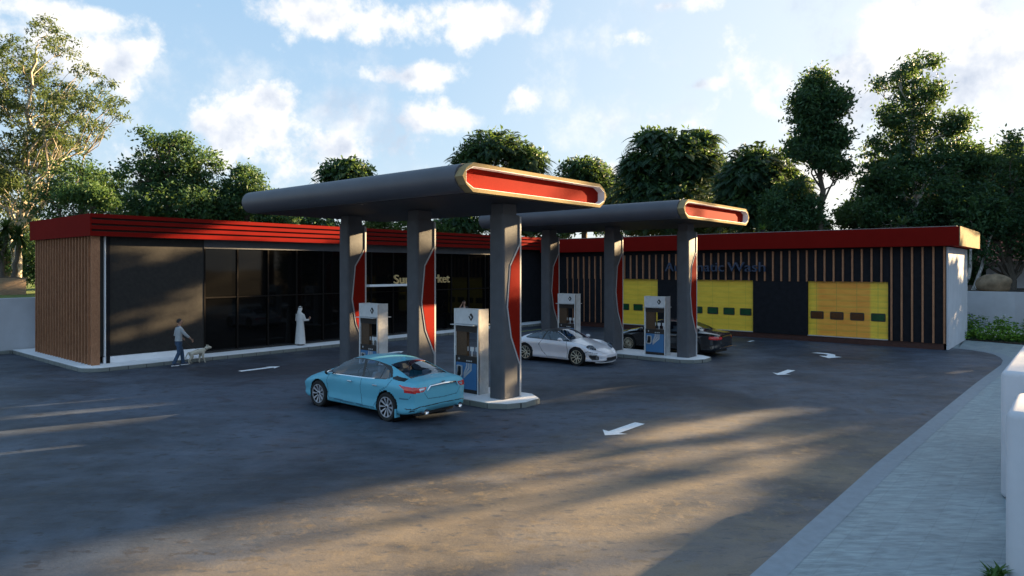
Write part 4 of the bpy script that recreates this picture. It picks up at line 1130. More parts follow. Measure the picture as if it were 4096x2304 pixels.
seamsW = [[(.72, .87), (.80, .6), (.78, .25)], [(-.42, .88), (-.56, .7), (-.42, .45), (-.2, .28)], [(.78, .25), (-.2, .25)], [(2.0, .50), (1.7, .56), (1.55, .50)]]
gsW = [[(.80, .905), (.45, 1.06), (.10, 1.185), (-.30, 1.20), (-.40, .905)], [(-.46, .91), (-.40, 1.195), (-.75, 1.13), (-1.05, 1.045), (-1.22, .955), (-1.1, .925)]]
make_car('white_coupe', 'pearl white two door sports coupe with black roof parked between the canopies', {**KW}, 2.12, 2.15, (1.22, -1.23), .335, gsW, (.14, .80), (-1.60, -.72),
         M['car_white'], M['seam_w'], zonesW, seamsW, wheel_maker('thin', .255, M['rim_gold'], M['rim_black'], 5), (22.08, 15.92, 0), R(-89.5), .78, .25, roofmat=M['black'], extra=white_extra)

# --- black saloon behind the farther pumps
KK = dict(
    zlow=[(-2.53, .34), (-2.3, .25), (0, .2), (2.0, .2), (2.42, .24)],
    w=[(-2.50, .80), (-2.38, .89), (-2.0, .94), (-1.4, .965), (0, .955), (1.5, .96), (2.0, .92), (2.25, .82), (2.42, .66)],
    zbelt=[(-2.50, .93), (-2.2, .97), (-1.6, .98), (0, .96), (1.1, .93), (1.6, .87), (2.1, .76), (2.42, .66)],
    wbelt=[(-2.50, .74), (-2.2, .82), (-1.6, .87), (0, .89), (1.2, .87), (1.7, .82), (2.1, .74), (2.42, .58)],
    wr=[(-2.50, .64), (-2.2, .70), (-1.95, .68), (-1.1, .61), (-.3, .62), (.35, .62), (.8, .70), (1.15, .76), (1.6, .72), (2.1, .60), (2.42, .46)],
    zr=[(-2.50, .96), (-2.2, 1.0), (-1.9, 1.04), (-1.5, 1.20), (-1.0, 1.345), (-.5, 1.40), (0, 1.405), (.4, 1.34), (.8, 1.17), (1.2, .985), (1.6, .91), (2.1, .79), (2.42, .68)],
    ztop=[(-2.50, .985), (-2.2, 1.03), (-1.92, 1.065), (-1.5, 1.25), (-1.0, 1.40), (-.5, 1.455), (-.05, 1.46), (.35, 1.41), (.8, 1.22), (1.22, 1.03), (1.6, .955), (2.1, .84), (2.42, .71)])
def black_extra(T):
    for s in (-1, 1):
        b = MB(); b.ball((.80, s*1.04, 1.02), (.08, .11, .075), 12, 8); b.tube([(.84, s*.88, .97), (.82, s*.98, .98)], .03, 8)
        b.build('mirror', M['car_black'], T, smooth=True, local=True)
        for x in (.0, -1.05):
            b = MB(); b.box(x - .09, x + .09, s*.955, s*.98, .80, .83); b.build('door_handle', M['chrome'], T, bevel=.006, local=True)
    b = MB(); b.tube([(-2.585, -.62, .40), (-2.60, 0, .41), (-2.585, .62, .40)], .014, 6); b.build('bumper_trim', M['chrome'], T, smooth=True, local=True)
zonesK = [
    ('tail_light', 'side', [(-2.25, .875), (-2.7, .86), (-2.7, .74), (-2.32, .735), (-2.27, .78)], M['lamp_red']),
    ('tail_light', 'rear', [(1.0, .86), (.46, .855), (.42, .80), (.52, .745), (1.0, .74)], M['lamp_red']),
    ('headlight', 'side', [(2.7, .72), (2.25, .76), (2.10, .72), (2.4, .60), (2.7, .58)], M['lamp_clear']),
    ('grille', 'front', [(0, .70), (.36, .70), (.28, .32), (0, .32)], M['rim_black']),
]
seamsK = [[(1.05, .93), (1.1, .6), (1.0, .28)], [(-.42, .95), (-.42, .28)]]
gsK = [[(1.08, .985), (.70, 1.21), (.35, 1.36), (-.28, 1.385), (-.36, .985)], [(-.44, .985), (-.36, 1.39), (-.95, 1.335), (-1.40, 1.17), (-1.62, 1.02), (-1.5, 1.0)]]
make_car('black_saloon', 'glossy black four door saloon parked behind the farther pumps, facing away', KK, 2.42, 2.50, (1.52, -1.48), .35, gsK, (.42, 1.18), (-1.88, -1.02),
         M['car_black'], M['black'], zonesK, seamsK, wheel_maker('multi', .26, M['rim_gold'], M['rim_black'], 10), (27.45, 14.05, 0), R(90), .83, .245, trimline=(-1.5, 1.05), extra=black_extra)

# ------------------------------------------------------------------ motorcycle by the shop kerb
MT = thing('motorcycle', 'dark motorcycle parked by the shop kerb behind the farthest pillar', 'motorcycle', (35.2, 27.0, 0), R(-172))
MT.location = (35.0, 26.35, 0)
for x in (-.72, .70):
    b = MB(); ring = [(x + .27*math.cos(t), 0, .33 + .27*math.sin(t)) for t in np.linspace(0, 2*math.pi, 25)]
    b.tube(ring, .06, 8, cap=False)
    w = b.build('wheel', M['rubber'], MT, smooth=True, local=True)
    b = MB()
    for k in range(6):
        t = k*math.pi/3; b.tube([(x, 0, .33), (x + .23*math.cos(t), 0, .33 + .23*math.sin(t))], .012, 5)
    b.lathe([(.04, -.05), (.04, .05)], (x, 0, .33), 'y', 12); b.build('spokes', M['steel'], w, local=True)
b = MB()
for s in (-1, 1): b.tube([(.70, s*.09, .33), (.46, s*.09, .92)], .025, 8)
b.build('fork', M['steel'], MT, smooth=True, local=True)
b = MB(); b.ball((.12, 0, .82), (.30, .15, .14), 16, 10); b.build('fuel_tank', M['car_black'], MT, smooth=True, local=True)
b = MB(); b.ball((-.32, 0, .80), (.34, .13, .07), 14, 8); b.tube([(-.5, 0, .78), (-.85, 0, .90)], [.06, .03], 8); b.build('saddle', M['leather'], MT, smooth=True, local=True)
b = MB(); b.box(-.18, .22, -.14, .14, .32, .66); b.tube([(.42, 0, .88), (.1, 0, .60), (-.2, 0, .35), (-.72, 0, .33)], .03, 8); b.build('engine', M['steel'], MT, bevel=.02, local=True)
b = MB(); b.tube([(.40, -.36, 1.0), (.47, -.12, .98), (.47, .12, .98), (.40, .36, 1.0)], .016, 8); b.build('handlebar', M['chrome'], MT, smooth=True, local=True)
b = MB(); b.ball((.60, 0, .88), (.08, .09, .09), 14, 10); b.build('headlight', M['lamp_clear'], MT, smooth=True, local=True)
for s in (-1, 1):
    b = MB(); b.ball((.42, s*.32, 1.14), (.02, .06, .035), 10, 6); b.tube([(.42, s*.28, 1.0), (.42, s*.32, 1.12)], .008, 6); b.build('mirror', M['chrome'], MT, smooth=True, local=True)
b = MB(); b.tube([(.1, -.15, .36), (-.3, -.17, .28), (-.9, -.18, .36)], [.03, .04, .05], 10); b.build('exhaust', M['chrome'], MT, smooth=True, local=True)

# ------------------------------------------------------------------ people and dog (skin modifier, applied)
def skinned(nodes, edges, root, sub=2, smooth=True):
    """nodes: name -> (x, y, z, rx[, ry]); returns mesh data"""
    keys = list(nodes); idx = {k: i for i, k in enumerate(keys)}
    me = bpy.data.meshes.new('sk'); me.from_pydata([nodes[k][:3] for k in keys], [(idx[a], idx[b]) for a, b in edges], [])
    o = bpy.data.objects.new('sk', me); C.objects.link(o)
    md = o.modifiers.new('s', 'SKIN'); md.use_smooth_shade = True; md.branch_smoothing = .6
    me.update()
    if not me.skin_vertices:
        bm_ok = False
        import bmesh
        bm = bmesh.new(); bm.from_mesh(me); bm.verts.layers.skin.verify(); bm.to_mesh(me); bm.free()
    sv = me.skin_vertices[0].data
    for k in keys:
        n = nodes[k]; sv[idx[k]].radius = (n[3], n[4] if len(n) > 4 else n[3]); sv[idx[k]].use_root = (k == root)
    sb = o.modifiers.new('u', 'SUBSURF'); sb.levels = sub; sb.render_levels = sub
    bpy.context.view_layer.update(); dg = bpy.context.evaluated_depsgraph_get()
    res = bpy.data.meshes.new_from_object(o.evaluated_get(dg)); bpy.data.objects.remove(o)
    return res
def join_meshes(name, mes, mats, parent):
    V = []; F = []; off = 0
    for me in mes:
        V += [tuple(v.co) for v in me.vertices]; F += [tuple(i + off for i in p.vertices) for p in me.polygons]; off += len(me.vertices)
    me = bpy.data.meshes.new(name); me.from_pydata(V, [], F); me.polygons.foreach_set('use_smooth', [True]*len(F)); me.update()
    return mesh_obj(name, me, parent, mats)
def hand(wr, fdir, pdir, side, curl=.5):
    """five separate fingers: wrist, finger direction, palm normal, thumb side vector"""
    wr, f, p, t = Vector(wr), Vector(fdir).normalized(), Vector(pdir).normalized(), Vector(side).normalized()
    nodes = {'w': (*wr, .022, .016)}; palm = wr + f*.085; nodes['p'] = (*(wr + f*.045), .034, .016); nodes['p2'] = (*palm, .036, .014); edges = [('w', 'p'), ('p', 'p2')]
    out = [skinned(nodes, edges, 'w', 1)]
    for i, (o_, ln) in enumerate(((.030, .075), (.010, .083), (-.010, .078), (-.030, .062))):
        a = wr + f*.075 + t*o_; d = f
        nd = {'0': (*a, .0095), }; ed = []; pt = a
        for j, fr in enumerate((.45, .32, .23)):
            d = (d + p*curl*.55).normalized(); pt = pt + d*ln*fr; nd[str(j+1)] = (*pt, .0088 - j*.001); ed.append((str(j), str(j+1)))
        out.append(skinned(nd, ed, '0', 1))
    a = wr + f*.03 + t*.028; m_ = a + (f*.6 + t*.7 + p*.2).normalized()*.035; e = m_ + (f + t*.15 + p*.4).normalized()*.03
    out.append(skinned({'0': (*a, .012), '1': (*m_, .0105), '2': (*e, .009)}, [('0', '1'), ('1', '2')], '0', 1))
    return out
def head(c, d, up=(0, 0, 1), hair=True):
    """head mesh around centre c facing d; returns (mesh, hair mesh)"""
    c = Vector(c); f = Vector(d).normalized(); u = Vector(up).normalized(); l = u.cross(f).normalized()
    b = MB(); b.ball((0, 0, 0), 1, 28, 22); vs = []
    for x, y, z in b.v:                              # x forward, y left, z up
        w = 1 - .22*max(0, -z)**1.5
        px, py, pz = x*.098*w, y*.076*w, z*.118
        if x > 0:
            a = abs(y)
            px += .022*math.exp(-((z + .05)/.16)**2 - (y/.16)**2)                    # nose
            px -= .008*math.exp(-((z - .12)/.10)**2 - ((a - .36)/.14)**2)             # eye sockets
            px += .006*math.exp(-((z - .28)/.08)**2 - (y/.5)**2)                      # brow
            px += .006*math.exp(-((z + .42)/.07)**2 - (y/.28)**2)                     # lips
            px += .008*math.exp(-((z + .78)/.16)**2 - (y/.3)**2)                      # chin
        py += math.copysign(.016, y)*math.exp(-((z)/.22)**2 - ((x + .05)/.10)**2) if abs(y) > .8 else 0   # ears
        vs.append(c + f*px + l*py + u*pz)
    me = bpy.data.meshes.new('h'); me.from_pydata([tuple(v) for v in vs], [], b.f)
    eyes = MB()
    for s in (-1, 1):
        e = c + f*.083 + l*s*.029 + u*.014; eyes.ball(tuple(e), (.011, .011, .008), 8, 6)
        e = c + f*.087 + l*s*.029 + u*.034; eyes.box(e.x - .012, e.x + .012, e.y - .012, e.y + .012, e.z - .002, e.z + .003)
    hb = MB(); hb.ball((0, 0, 0), 1, 26, 16); hv = []
    for x, y, z in hb.v:
        front = max(0, x)
        k = 1.075 if z > -.35 - .0*x else .90
        if x > .35 and z < .48: k = .90
        if x > -.1 and z < -.02: k = .90
        k2 = k + .02*math.sin(17*x + 9*y) * math.sin(13*z)
        hv.append(c + f*(x*.098*k2 - .004) + l*y*.077*k2 + u*(z*.118*k2 + .004))
    hb.v = [tuple(v) for v in hv]
    return me, hb, eyes
def person(name, label, loc, rz, J, cloth, grp=None):
    return thing(name, label, 'person', loc, rz, grp)

# local frame of a figure: x forward, y left, z up, metres
def walking_man():
    T = thing('person', 'man in grey sweater and blue jeans walking the white dog along the kerb', 'person', (11.6, 26.22, 0), R(-2))
    hip = (0, 0, .92)
    n = {'pel': (0, 0, .95, .15, .11), 'sp': (.01, 0, 1.12, .135, .10), 'ch': (.02, 0, 1.30, .16, .105), 'nk': (.025, 0, 1.49, .055), 'hd': (.035, 0, 1.56, .05),
         'sl': (.01, .18, 1.40, .06), 'el': (-.03, .24, 1.14, .043), 'wl': (.16, .16, 1.0, .026),
         'sr': (.02, -.18, 1.40, .06), 'er': (.16, -.27, 1.16, .043), 'wr': (.36, -.27, .99, .026),
         'hl': (.0, .09, .88, .088), 'kl': (.16, .09, .50, .062), 'al': (.20, .09, .09, .040),
         'hr': (.0, -.09, .88, .088), 'kr': (-.02, -.09, .49, .062), 'ar': (-.22, -.09, .10, .040)}
    ed = [('pel', 'sp'), ('sp', 'ch'), ('ch', 'nk'), ('nk', 'hd'), ('ch', 'sl'), ('sl', 'el'), ('el', 'wl'), ('ch', 'sr'), ('sr', 'er'), ('er', 'wr'),
          ('pel', 'hl'), ('hl', 'kl'), ('kl', 'al'), ('pel', 'hr'), ('hr', 'kr'), ('kr', 'ar')]
    nb = {k: (tuple(v[:3]) + tuple(r*(.70 if k in ('pel', 'sp', 'ch', 'hl', 'hr', 'kl', 'kr') else 1) for r in v[3:])) for k, v in n.items()}
    body = skinned(nb, ed, 'pel')
    hm, hair, eyes = head((.04, 0, 1.645), (1, -.28, -.06))
    hs = hand((.16, .16, 1.0), (.9, -.3, -.25), (0, -.6, -.5), (0, 0, 1), .9) + hand((.36, -.27, .99), (.55, 0, -.8), (-.4, .5, -.2), (.6, .2, .5), .4)
    join_meshes('body', [body, hm] + hs, [M['skin']], T)
    hair.build('hair', M['hair'], T, smooth=True, local=True); eyes.build('eyes', M['hair'], T, local=True)
    def ell(prof, m_=28):
        b = MB(); vs = []; fs = []
        for cx_, cy_, z, rx, ry in prof:
            for k in range(m_):
                t = 2*math.pi*k/m_; vs.append((cx_ + rx*math.cos(t), cy_ + ry*math.sin(t), z))
        for i in range(len(prof) - 1):
            for k in range(m_): fs.append((i*m_ + k, i*m_ + (k+1) % m_, (i+1)*m_ + (k+1) % m_, (i+1)*m_ + k))
        b.add(vs, fs); return b
    b = ell([(.0, 0, .93, .125, .165), (.0, 0, 1.0, .12, .158), (.01, 0, 1.12, .115, .155), (.015, 0, 1.25, .125, .175), (.015, 0, 1.36, .12, .195), (.02, 0, 1.43, .095, .165), (.022, 0, 1.47, .06, .085), (.022, 0, 1.495, .055, .06)])
    b.tube([(.01, .155, 1.40), (-.01, .20, 1.28), (-.03, .24, 1.14), (.06, .205, 1.07)], [.068, .062, .054, .046], 14)
    b.tube([(.02, -.155, 1.40), (.08, -.21, 1.28), (.16, -.27, 1.16), (.27, -.27, 1.065)], [.068, .062, .054, .046], 14)
    b.build('sweater', M['sweater'], T, smooth=True, local=True)
    b = ell([(.0, 0, .76, .105, .13), (0, 0, .83, .125, .165), (0, 0, .90, .12, .162), (0, 0, .965, .115, .155)])
    b.tube([(.0, .085, .88), (.07, .088, .70), (.16, .09, .50), (.18, .09, .30), (.205, .09, .07)], [.098, .092, .072, .066, .066], 16)
    b.tube([(.0, -.085, .88), (-.01, -.088, .70), (-.02, -.09, .49), (-.11, -.09, .30), (-.215, -.09, .09)], [.098, .092, .072, .066, .066], 16)
    b.build('jeans', M['denim'], T, smooth=True, local=True)
    b = MB(); b.lathe([(.06, -.0), (.075, .02), (.065, .045)], (.022, 0, 1.45), 'z', 20); b.build('collar', M['navy'], T, smooth=True, local=True)
    for (x, y, z, p) in ((.205, .09, .0, 0), (-.215, -.09, .01, R(12))):
        b = MB(); b.ball((x + .06, y, z + .055), (.145, .052, .05), 16, 10); s = b.build('shoe', M['navy'], T, smooth=True, local=True)
        b = MB(); b.prism(rounded([(x - .085, y - .045), (x + .205, y - .04), (x + .205, y + .04), (x - .085, y + .045)], .035, 4), 'z', z, z + .025); b.build('sole', M['white'], s, local=True)
    return T
walking_man()
def standing_robe():
    T = thing('person', 'man in long white robe and white head scarf facing the shop glass', 'person', (17.55, 27.38, .16), R(12))
    n = {'pel': (0, 0, .95, .15, .11), 'ch': (0, 0, 1.30, .155, .10), 'nk': (0, 0, 1.49, .055), 'hd': (.01, 0, 1.56, .05),
         'sl': (0, .18, 1.40, .055), 'el': (.02, .24, 1.13, .042), 'wl': (.22, .20, 1.02, .026),
         'sr': (0, -.18, 1.40, .055), 'er': (.06, -.25, 1.14, .042), 'wr': (.32, -.25, 1.16, .026),
         'hl': (0, .09, .88, .085), 'kl': (.01, .09, .48, .058), 'al': (0, .09, .07, .038), 'hr': (0, -.09, .88, .085), 'kr': (.01, -.09, .48, .058), 'ar': (0, -.09, .07, .038)}
    ed = [('pel', 'ch'), ('ch', 'nk'), ('nk', 'hd'), ('ch', 'sl'), ('sl', 'el'), ('el', 'wl'), ('ch', 'sr'), ('sr', 'er'), ('er', 'wr'), ('pel', 'hl'), ('hl', 'kl'), ('kl', 'al'), ('pel', 'hr'), ('hr', 'kr'), ('kr', 'ar')]
    body = skinned(n, ed, 'pel'); hm, hair, eyes = head((.015, 0, 1.645), (1, -.1, .12))
    hs = hand((.32, -.25, 1.16), (.55, 0, .8), (-.6, .3, .4), (-.2, .8, .2), .6) + hand((.22, .20, 1.02), (1, -.2, 0), (0, -.5, .4), (0, 0, 1), .5)
    join_meshes('body', [body, hm] + hs, [M['skin']], T); eyes.build('eyes', M['hair'], T, local=True)
    b = MB(); N_ = 40; prof = [(.055, .06, 1.50), (.10, .15, 1.45), (.125, .215, 1.38), (.135, .195, 1.2), (.135, .18, 1.0), (.15, .205, .75), (.17, .235, .4), (.19, .265, .07)]
    vs = []; fs = []
    for i, (rx, ry, z) in enumerate(prof):
        for k in range(N_):
            t = 2*math.pi*k/N_; w = 1 + .05*(i/7)*math.sin(7*t + 1) * (1 if i > 3 else .2); vs.append((rx*math.cos(t)*w, ry*math.sin(t)*w, z))
    for i in range(len(prof) - 1):
        for k in range(N_): fs.append((i*N_ + k, i*N_ + (k+1) % N_, (i+1)*N_ + (k+1) % N_, (i+1)*N_ + k))
    b.add(vs, fs)
    b.tube([(0, .17, 1.41), (.02, .235, 1.14), (.18, .21, 1.035)], [.07, .062, .05], 12); b.tube([(0, -.17, 1.41), (.055, -.245, 1.15), (.26, -.25, 1.15)], [.07, .062, .048], 12)
    b.build('robe', M['cloth_white'], T, smooth=True, local=True)
    b = MB(); b.ball((0, 0, 0), 1, 26, 18); nv = []
    for x, y, z in b.v:
        if z < -.2:
            t = (-z - .2)/.8; nv.append((-.015 + x*(.10 + .07*t) - .05*t - (.09*max(0, x)), y*(.09 + .10*t), 1.64 + z*.30))
        else: nv.append((.005 + min(x, .55)*.108, y*.088, 1.655 + z*.128))
    b.v = nv; b.build('head_scarf', M['cloth_white'], T, smooth=True, local=True)
    b = MB(); ring = [(.006 + .098*math.cos(t), .088*math.sin(t), 1.735 + .012*math.cos(t)) for t in np.linspace(0, 2*math.pi, 25)]
    b.tube(ring, .011, 6, cap=False); b.tube([(x, y, z + .018) for x, y, z in ring], .010, 6, cap=False); b.build('head_cord', M['black'], T, smooth=True, local=True)
    for s in (-1, 1):
        b = MB(); b.ball((.05, s*.09, .035), (.13, .048, .035), 12, 8); b.build('sandal', M['leather'], T, smooth=True, local=True)
standing_robe()
def phone_man():
    T = thing('person', 'man in black shirt holding a phone to his ear behind the nearest pump', 'person', (27.9, 27.05, .16), R(-120))
    n = {'pel': (0, 0, .90, .14, .10), 'ch': (0, 0, 1.22, .15, .10), 'nk': (0, 0, 1.40, .052), 'hd': (.01, 0, 1.46, .048),
         'sl': (0, .17, 1.31, .055), 'el': (.03, .22, 1.04, .04), 'wl': (.10, .18, .84, .026), 'sr': (0, -.17, 1.31, .055), 'er': (.13, -.32, 1.22, .04), 'wr': (.07, -.14, 1.48, .026),
         'hl': (0, .09, .83, .08), 'kl': (.01, .10, .45, .056), 'al': (0, .10, .07, .038), 'hr': (0, -.09, .83, .08), 'kr': (.01, -.10, .45, .056), 'ar': (0, -.10, .07, .038)}
    ed = [('pel', 'ch'), ('ch', 'nk'), ('nk', 'hd'), ('ch', 'sl'), ('sl', 'el'), ('el', 'wl'), ('ch', 'sr'), ('sr', 'er'), ('er', 'wr'), ('pel', 'hl'), ('hl', 'kl'), ('kl', 'al'), ('pel', 'hr'), ('hr', 'kr'), ('kr', 'ar')]
    body = skinned({k: (tuple(v[:3]) + tuple(r*(.75 if k in ('pel', 'ch', 'hl', 'hr', 'kl', 'kr') else 1) for r in v[3:])) for k, v in n.items()}, ed, 'pel'); hm, hair, eyes = head((.015, 0, 1.54), (1, .1, -.1))
    hs = hand((.07, -.14, 1.48), (-.1, .25, .9), (0, .8, .1), (.9, 0, .2), .5) + hand((.10, .18, .84), (.3, 0, -1), (0, -.5, 0), (1, 0, 0), .5)
    join_meshes('body', [body, hm] + hs, [M['skin']], T); hair.build('hair', M['hair'], T, smooth=True, local=True); eyes.build('eyes', M['hair'], T, local=True)
    g = lambda k, e: tuple(n[k][:3]) + tuple(r + e for r in n[k][3:])
    top = skinned({'pel': g('pel', .015), 'ch': g('ch', .015), 'nk': (0, 0, 1.36, .07), 'sl': g('sl', .014), 'e': (.02, .20, 1.14, .055), 'sr': g('sr', .014), 'f': (.09, -.27, 1.25, .055)},
                  [('pel', 'ch'), ('ch', 'nk'), ('ch', 'sl'), ('sl', 'e'), ('ch', 'sr'), ('sr', 'f')], 'pel')
    join_meshes('shirt', [top], [M['tshirt']], T)
    tr = skinned({k: g(k, .015) for k in ('pel', 'hl', 'kl', 'al', 'hr', 'kr', 'ar')}, [('pel', 'hl'), ('hl', 'kl'), ('kl', 'al'), ('pel', 'hr'), ('hr', 'kr'), ('kr', 'ar')], 'pel')
    join_meshes('trousers', [tr], [M['denim']], T)
    for s in (-1, 1):
        b = MB(); b.ball((.05, s*.1, .04), (.13, .048, .04), 12, 8); b.build('shoe', M['black'], T, smooth=True, local=True)
    p = thing('phone', 'small dark phone held to the ear of the man in the black shirt', 'phone', (0, 0, 0))
    bpy.data.objects.remove(p)
    rz = R(-120); lx, ly = .05, -.098
    b = MB(); b.box(-.035, .035, -.006, .006, -.07, .07)
    o = b.build('phone', M['black'], bevel=.003); o.rotation_euler = (0, R(15), rz)
    o.location = (27.9 + lx*math.cos(rz) - ly*math.sin(rz), 27.05 + lx*math.sin(rz) + ly*math.cos(rz), .16 + 1.55)
    tag(o, 'small dark phone held to the ear of the man in the black shirt', 'phone')
phone_man()
def dog():
    T = thing('dog', 'cream coloured short haired dog with brown collar walking beside the kerb', 'dog', (12.38, 26.33, 0), R(-2)); T.scale = (.88, .88, .88)
    n = {'pel': (-.30, 0, .50, .085, .10), 'bel': (-.08, 0, .49, .085, .095), 'ch': (.16, 0, .49, .10, .125), 'nb': (.28, 0, .56, .075), 'nh': (.38, 0, .63, .06), 'hd': (.46, 0, .665, .072), 'mz': (.55, 0, .635, .042), 'ns': (.61, 0, .63, .032),
         'tl': (-.40, 0, .50, .025), 't2': (-.49, 0, .36, .016), 't3': (-.54, 0, .24, .010)}
    ed = [('pel', 'bel'), ('bel', 'ch'), ('ch', 'nb'), ('nb', 'nh'), ('nh', 'hd'), ('hd', 'mz'), ('mz', 'ns'), ('pel', 'tl'), ('tl', 't2'), ('t2', 't3')]
    for s, nm, ph in ((1, 'l', .07), (-1, 'r', -.06)):
        n['h' + nm] = (-.30, s*.075, .42, .075); n['k' + nm] = (-.24 + ph, s*.085, .27, .045); n['c' + nm] = (-.37 + ph, s*.085, .15, .024); n['f' + nm] = (-.33 + ph*1.3, s*.085, .03, .022); n['g' + nm] = (-.28 + ph*1.3, s*.085, .02, .022)
        ed += [('pel', 'h' + nm), ('h' + nm, 'k' + nm), ('k' + nm, 'c' + nm), ('c' + nm, 'f' + nm), ('f' + nm, 'g' + nm)]
        q = -ph*1.4
        n['s' + nm] = (.20, s*.08, .40, .058); n['e' + nm] = (.15 + q*.3, s*.085, .28, .036); n['w' + nm] = (.19 + q*.8, s*.085, .14, .024); n['p' + nm] = (.19 + q, s*.085, .03, .022); n['q' + nm] = (.24 + q, s*.085, .02, .022)
        ed += [('ch', 's' + nm), ('s' + nm, 'e' + nm), ('e' + nm, 'w' + nm), ('w' + nm, 'p' + nm), ('p' + nm, 'q' + nm)]
    n = {k: tuple(v[:3]) + tuple(r*(1.35 if k[0] not in 'fgpq' or k in ('pel',) else 1.05) for r in v[3:]) for k, v in n.items()}
    body = skinned(n, ed, 'ch')
    b = MB()
    for s in (-1, 1): b.tube([(.42, s*.045, .70), (.415, s*.062, .745), (.42, s*.06, .785)], [.028, .020, .004], 8)
    ears = bpy.data.meshes.new('e'); ears.from_pydata(b.v, [], b.f)
    join_meshes('body', [body, ears], [M['dogfur']], T)
    b = MB(); b.ball((.635, 0, .64), .014, 8, 6)
    for s in (-1, 1): b.ball((.515, s*.046, .685), .010, 8, 6)
    b.build('nose_and_eyes', M['black'], T, local=True)
    b = MB(); d = Vector((.1, 0, .07)).normalized()
    c0 = Vector((.325, 0, .59)); a = Vector((0, 1, 0)); c = d.cross(a)
    ring = [tuple(c0 + (a*math.cos(t) + c*math.sin(t))*.079) for t in np.linspace(0, 2*math.pi, 21)]
    b.tube(ring, .013, 6, cap=False); b.build('collar', M['leather'], T, smooth=True, local=True)
    b = MB(); h0 = Vector((11.83, 26.33, 1.0)); h1 = Vector((12.66, 26.31, .53)); pts = []
    for i in range(13):
        t = i/12; p = h0.lerp(h1, t); p.z -= .22*math.sin(math.pi*t)*(1 - .3*t); pts.append(p)
    b.tube(pts, .006, 5); tag(b.build('dog_lead', M['leather']), 'thin dark lead running from the walking man to the dog', 'dog lead')
dog()

# ------------------------------------------------------------------ vegetation
def at(dx, depth, dy=None):
    """a spot on the land, given its bearing and how far away it stands (metres); dy gives its height"""
    r = (dx - 1288)/1717.3
    x = depth*(math.cos(A) + r*math.sin(A)); y = depth*(math.sin(A) - r*math.cos(A))
    return (x, y) if dy is None else (x, y, 3.7 + (673 - dy)/1717.3*depth)
cs, sn, te = math.cos(SUN_AZ), math.sin(SUN_AZ), math.tan(SUN_EL)
def uv(p):
    p = np.asarray(p, float); al = p[..., 0]*cs + p[..., 1]*sn
    return np.stack([-p[..., 0]*sn + p[..., 1]*cs, p[..., 2] - al*te], -1)
# tunnels cut through the crowns along sun rays so light lands on chosen spots
GAPS = []
def gap(pts): GAPS.append(uv(np.array(pts)))
gap([(2.0, 9.2, 0), (4.0, 9.9, 0), (5.8, 9.7, 0), (8.0, 9.3, 0), (8.3, 8.5, 0), (9.1, 8.0, 0), (13.3, 7.7, 0), (17.1, 6.9, 0), (18.5, 5.6, 0), (16.5, 4.6, 0), (13.4, 4.3, 0), (10.7, 4.6, 0), (8.0, 4.3, 0), (5.5, 3.9, 0), (1, 3.0, 0), (-2, 5, 0), (-1, 8, 0)])
for y0, h in ((19.35, .16), (18.3, .14), (16.3, .20), (20.6, .45)):
    gap([(-1, y0 + 1.75, 0), (6.8, y0 - .75, 0), (6.8, y0 - .75 - h, 0), (-1, y0 + 1.75 - h*1.5, 0)])
F27 = lambda pts: [(x, 27.75, z) for x, z in pts]
gap(F27([(9.2, 4.50), (13.4, 4.75), (13.4, 4.45), (9.2, 4.15)])); gap(F27([(9.2, 3.72), (12.0, 4.15), (12.6, 4.14), (9.2, 3.62)]))
gap(F27([(9.2, 1.70), (12.6, 2.32), (12.6, 2.28), (9.2, 1.58)])); gap(F27([(9.2, 1.12), (12.8, 1.76), (12.8, 1.60), (9.2, .88)]))
gap([(12.2, 27.25, 5.05), (15, 27.25, 5.7), (20.5, 27.25, 5.75), (20.5, 27.25, 5.25), (18, 27.25, 4.78), (13.2, 27.25, 4.78)])
gap([(10.9, 10.8, 5.38), (17.3, 10.8, 5.38), (17.3, 10.8, 6.2), (10.9, 10.8, 6.2)])
gap([(22.0, 10.8, 5.38), (28.4, 10.8, 5.38), (28.4, 10.8, 6.2), (22.0, 10.8, 6.2)])
for x0 in (13.75, 24.85):
    gap([(x0, 11.9, 3.1), (x0 + .8, 11.9, 3.3), (x0 + .8, 11.9, 4.0), (x0, 11.9, 3.8)]); gap([(x0, 11.9, 4.45), (x0 + .8, 11.9, 4.6), (x0 + .8, 11.9, 5.1), (x0, 11.9, 5.0)])
    gap([(x0, 15.3, 1.4), (x0 + .8, 15.3, 1.55), (x0 + .8, 15.3, 3.05), (x0, 15.3, 2.9)]); gap([(x0, 15.3, 4.45), (x0 + .8, 15.3, 4.6), (x0 + .8, 15.3, 5.1), (x0, 15.3, 5.1)])
    gap([(x0, 18.7, 1.4), (x0 + .8, 18.7, 1.6), (x0 + .8, 18.7, 2.4), (x0, 18.7, 2.2)]); gap([(x0, 18.7, 2.5), (x0 + .8, 18.7, 2.65), (x0 + .8, 18.7, 2.9), (x0, 18.7, 2.75)]); gap([(x0, 18.7, 4.6), (x0 + .8, 18.7, 4.75), (x0 + .8, 18.7, 5.1), (x0, 18.7, 5.1)])
gap([(13.9, 12.9, 1.3), (14.4, 12.9, 1.3), (14.4, 12.9, 1.65), (13.9, 12.9, 1.55)])
gap([(36.0, 4.7, 3.9), (38, 4.7, 4.1), (41.8, 4.7, 3.0), (42.6, 4.2, 3.9), (42.6, 4.2, 5.7), (35.0, 4.2, 5.7), (35, 4.2, 4.5)])
gap([(11.3, 26.2, 1.25), (12.0, 26.2, 1.25), (12.0, 26.2, 1.85), (11.3, 26.2, 1.85)])
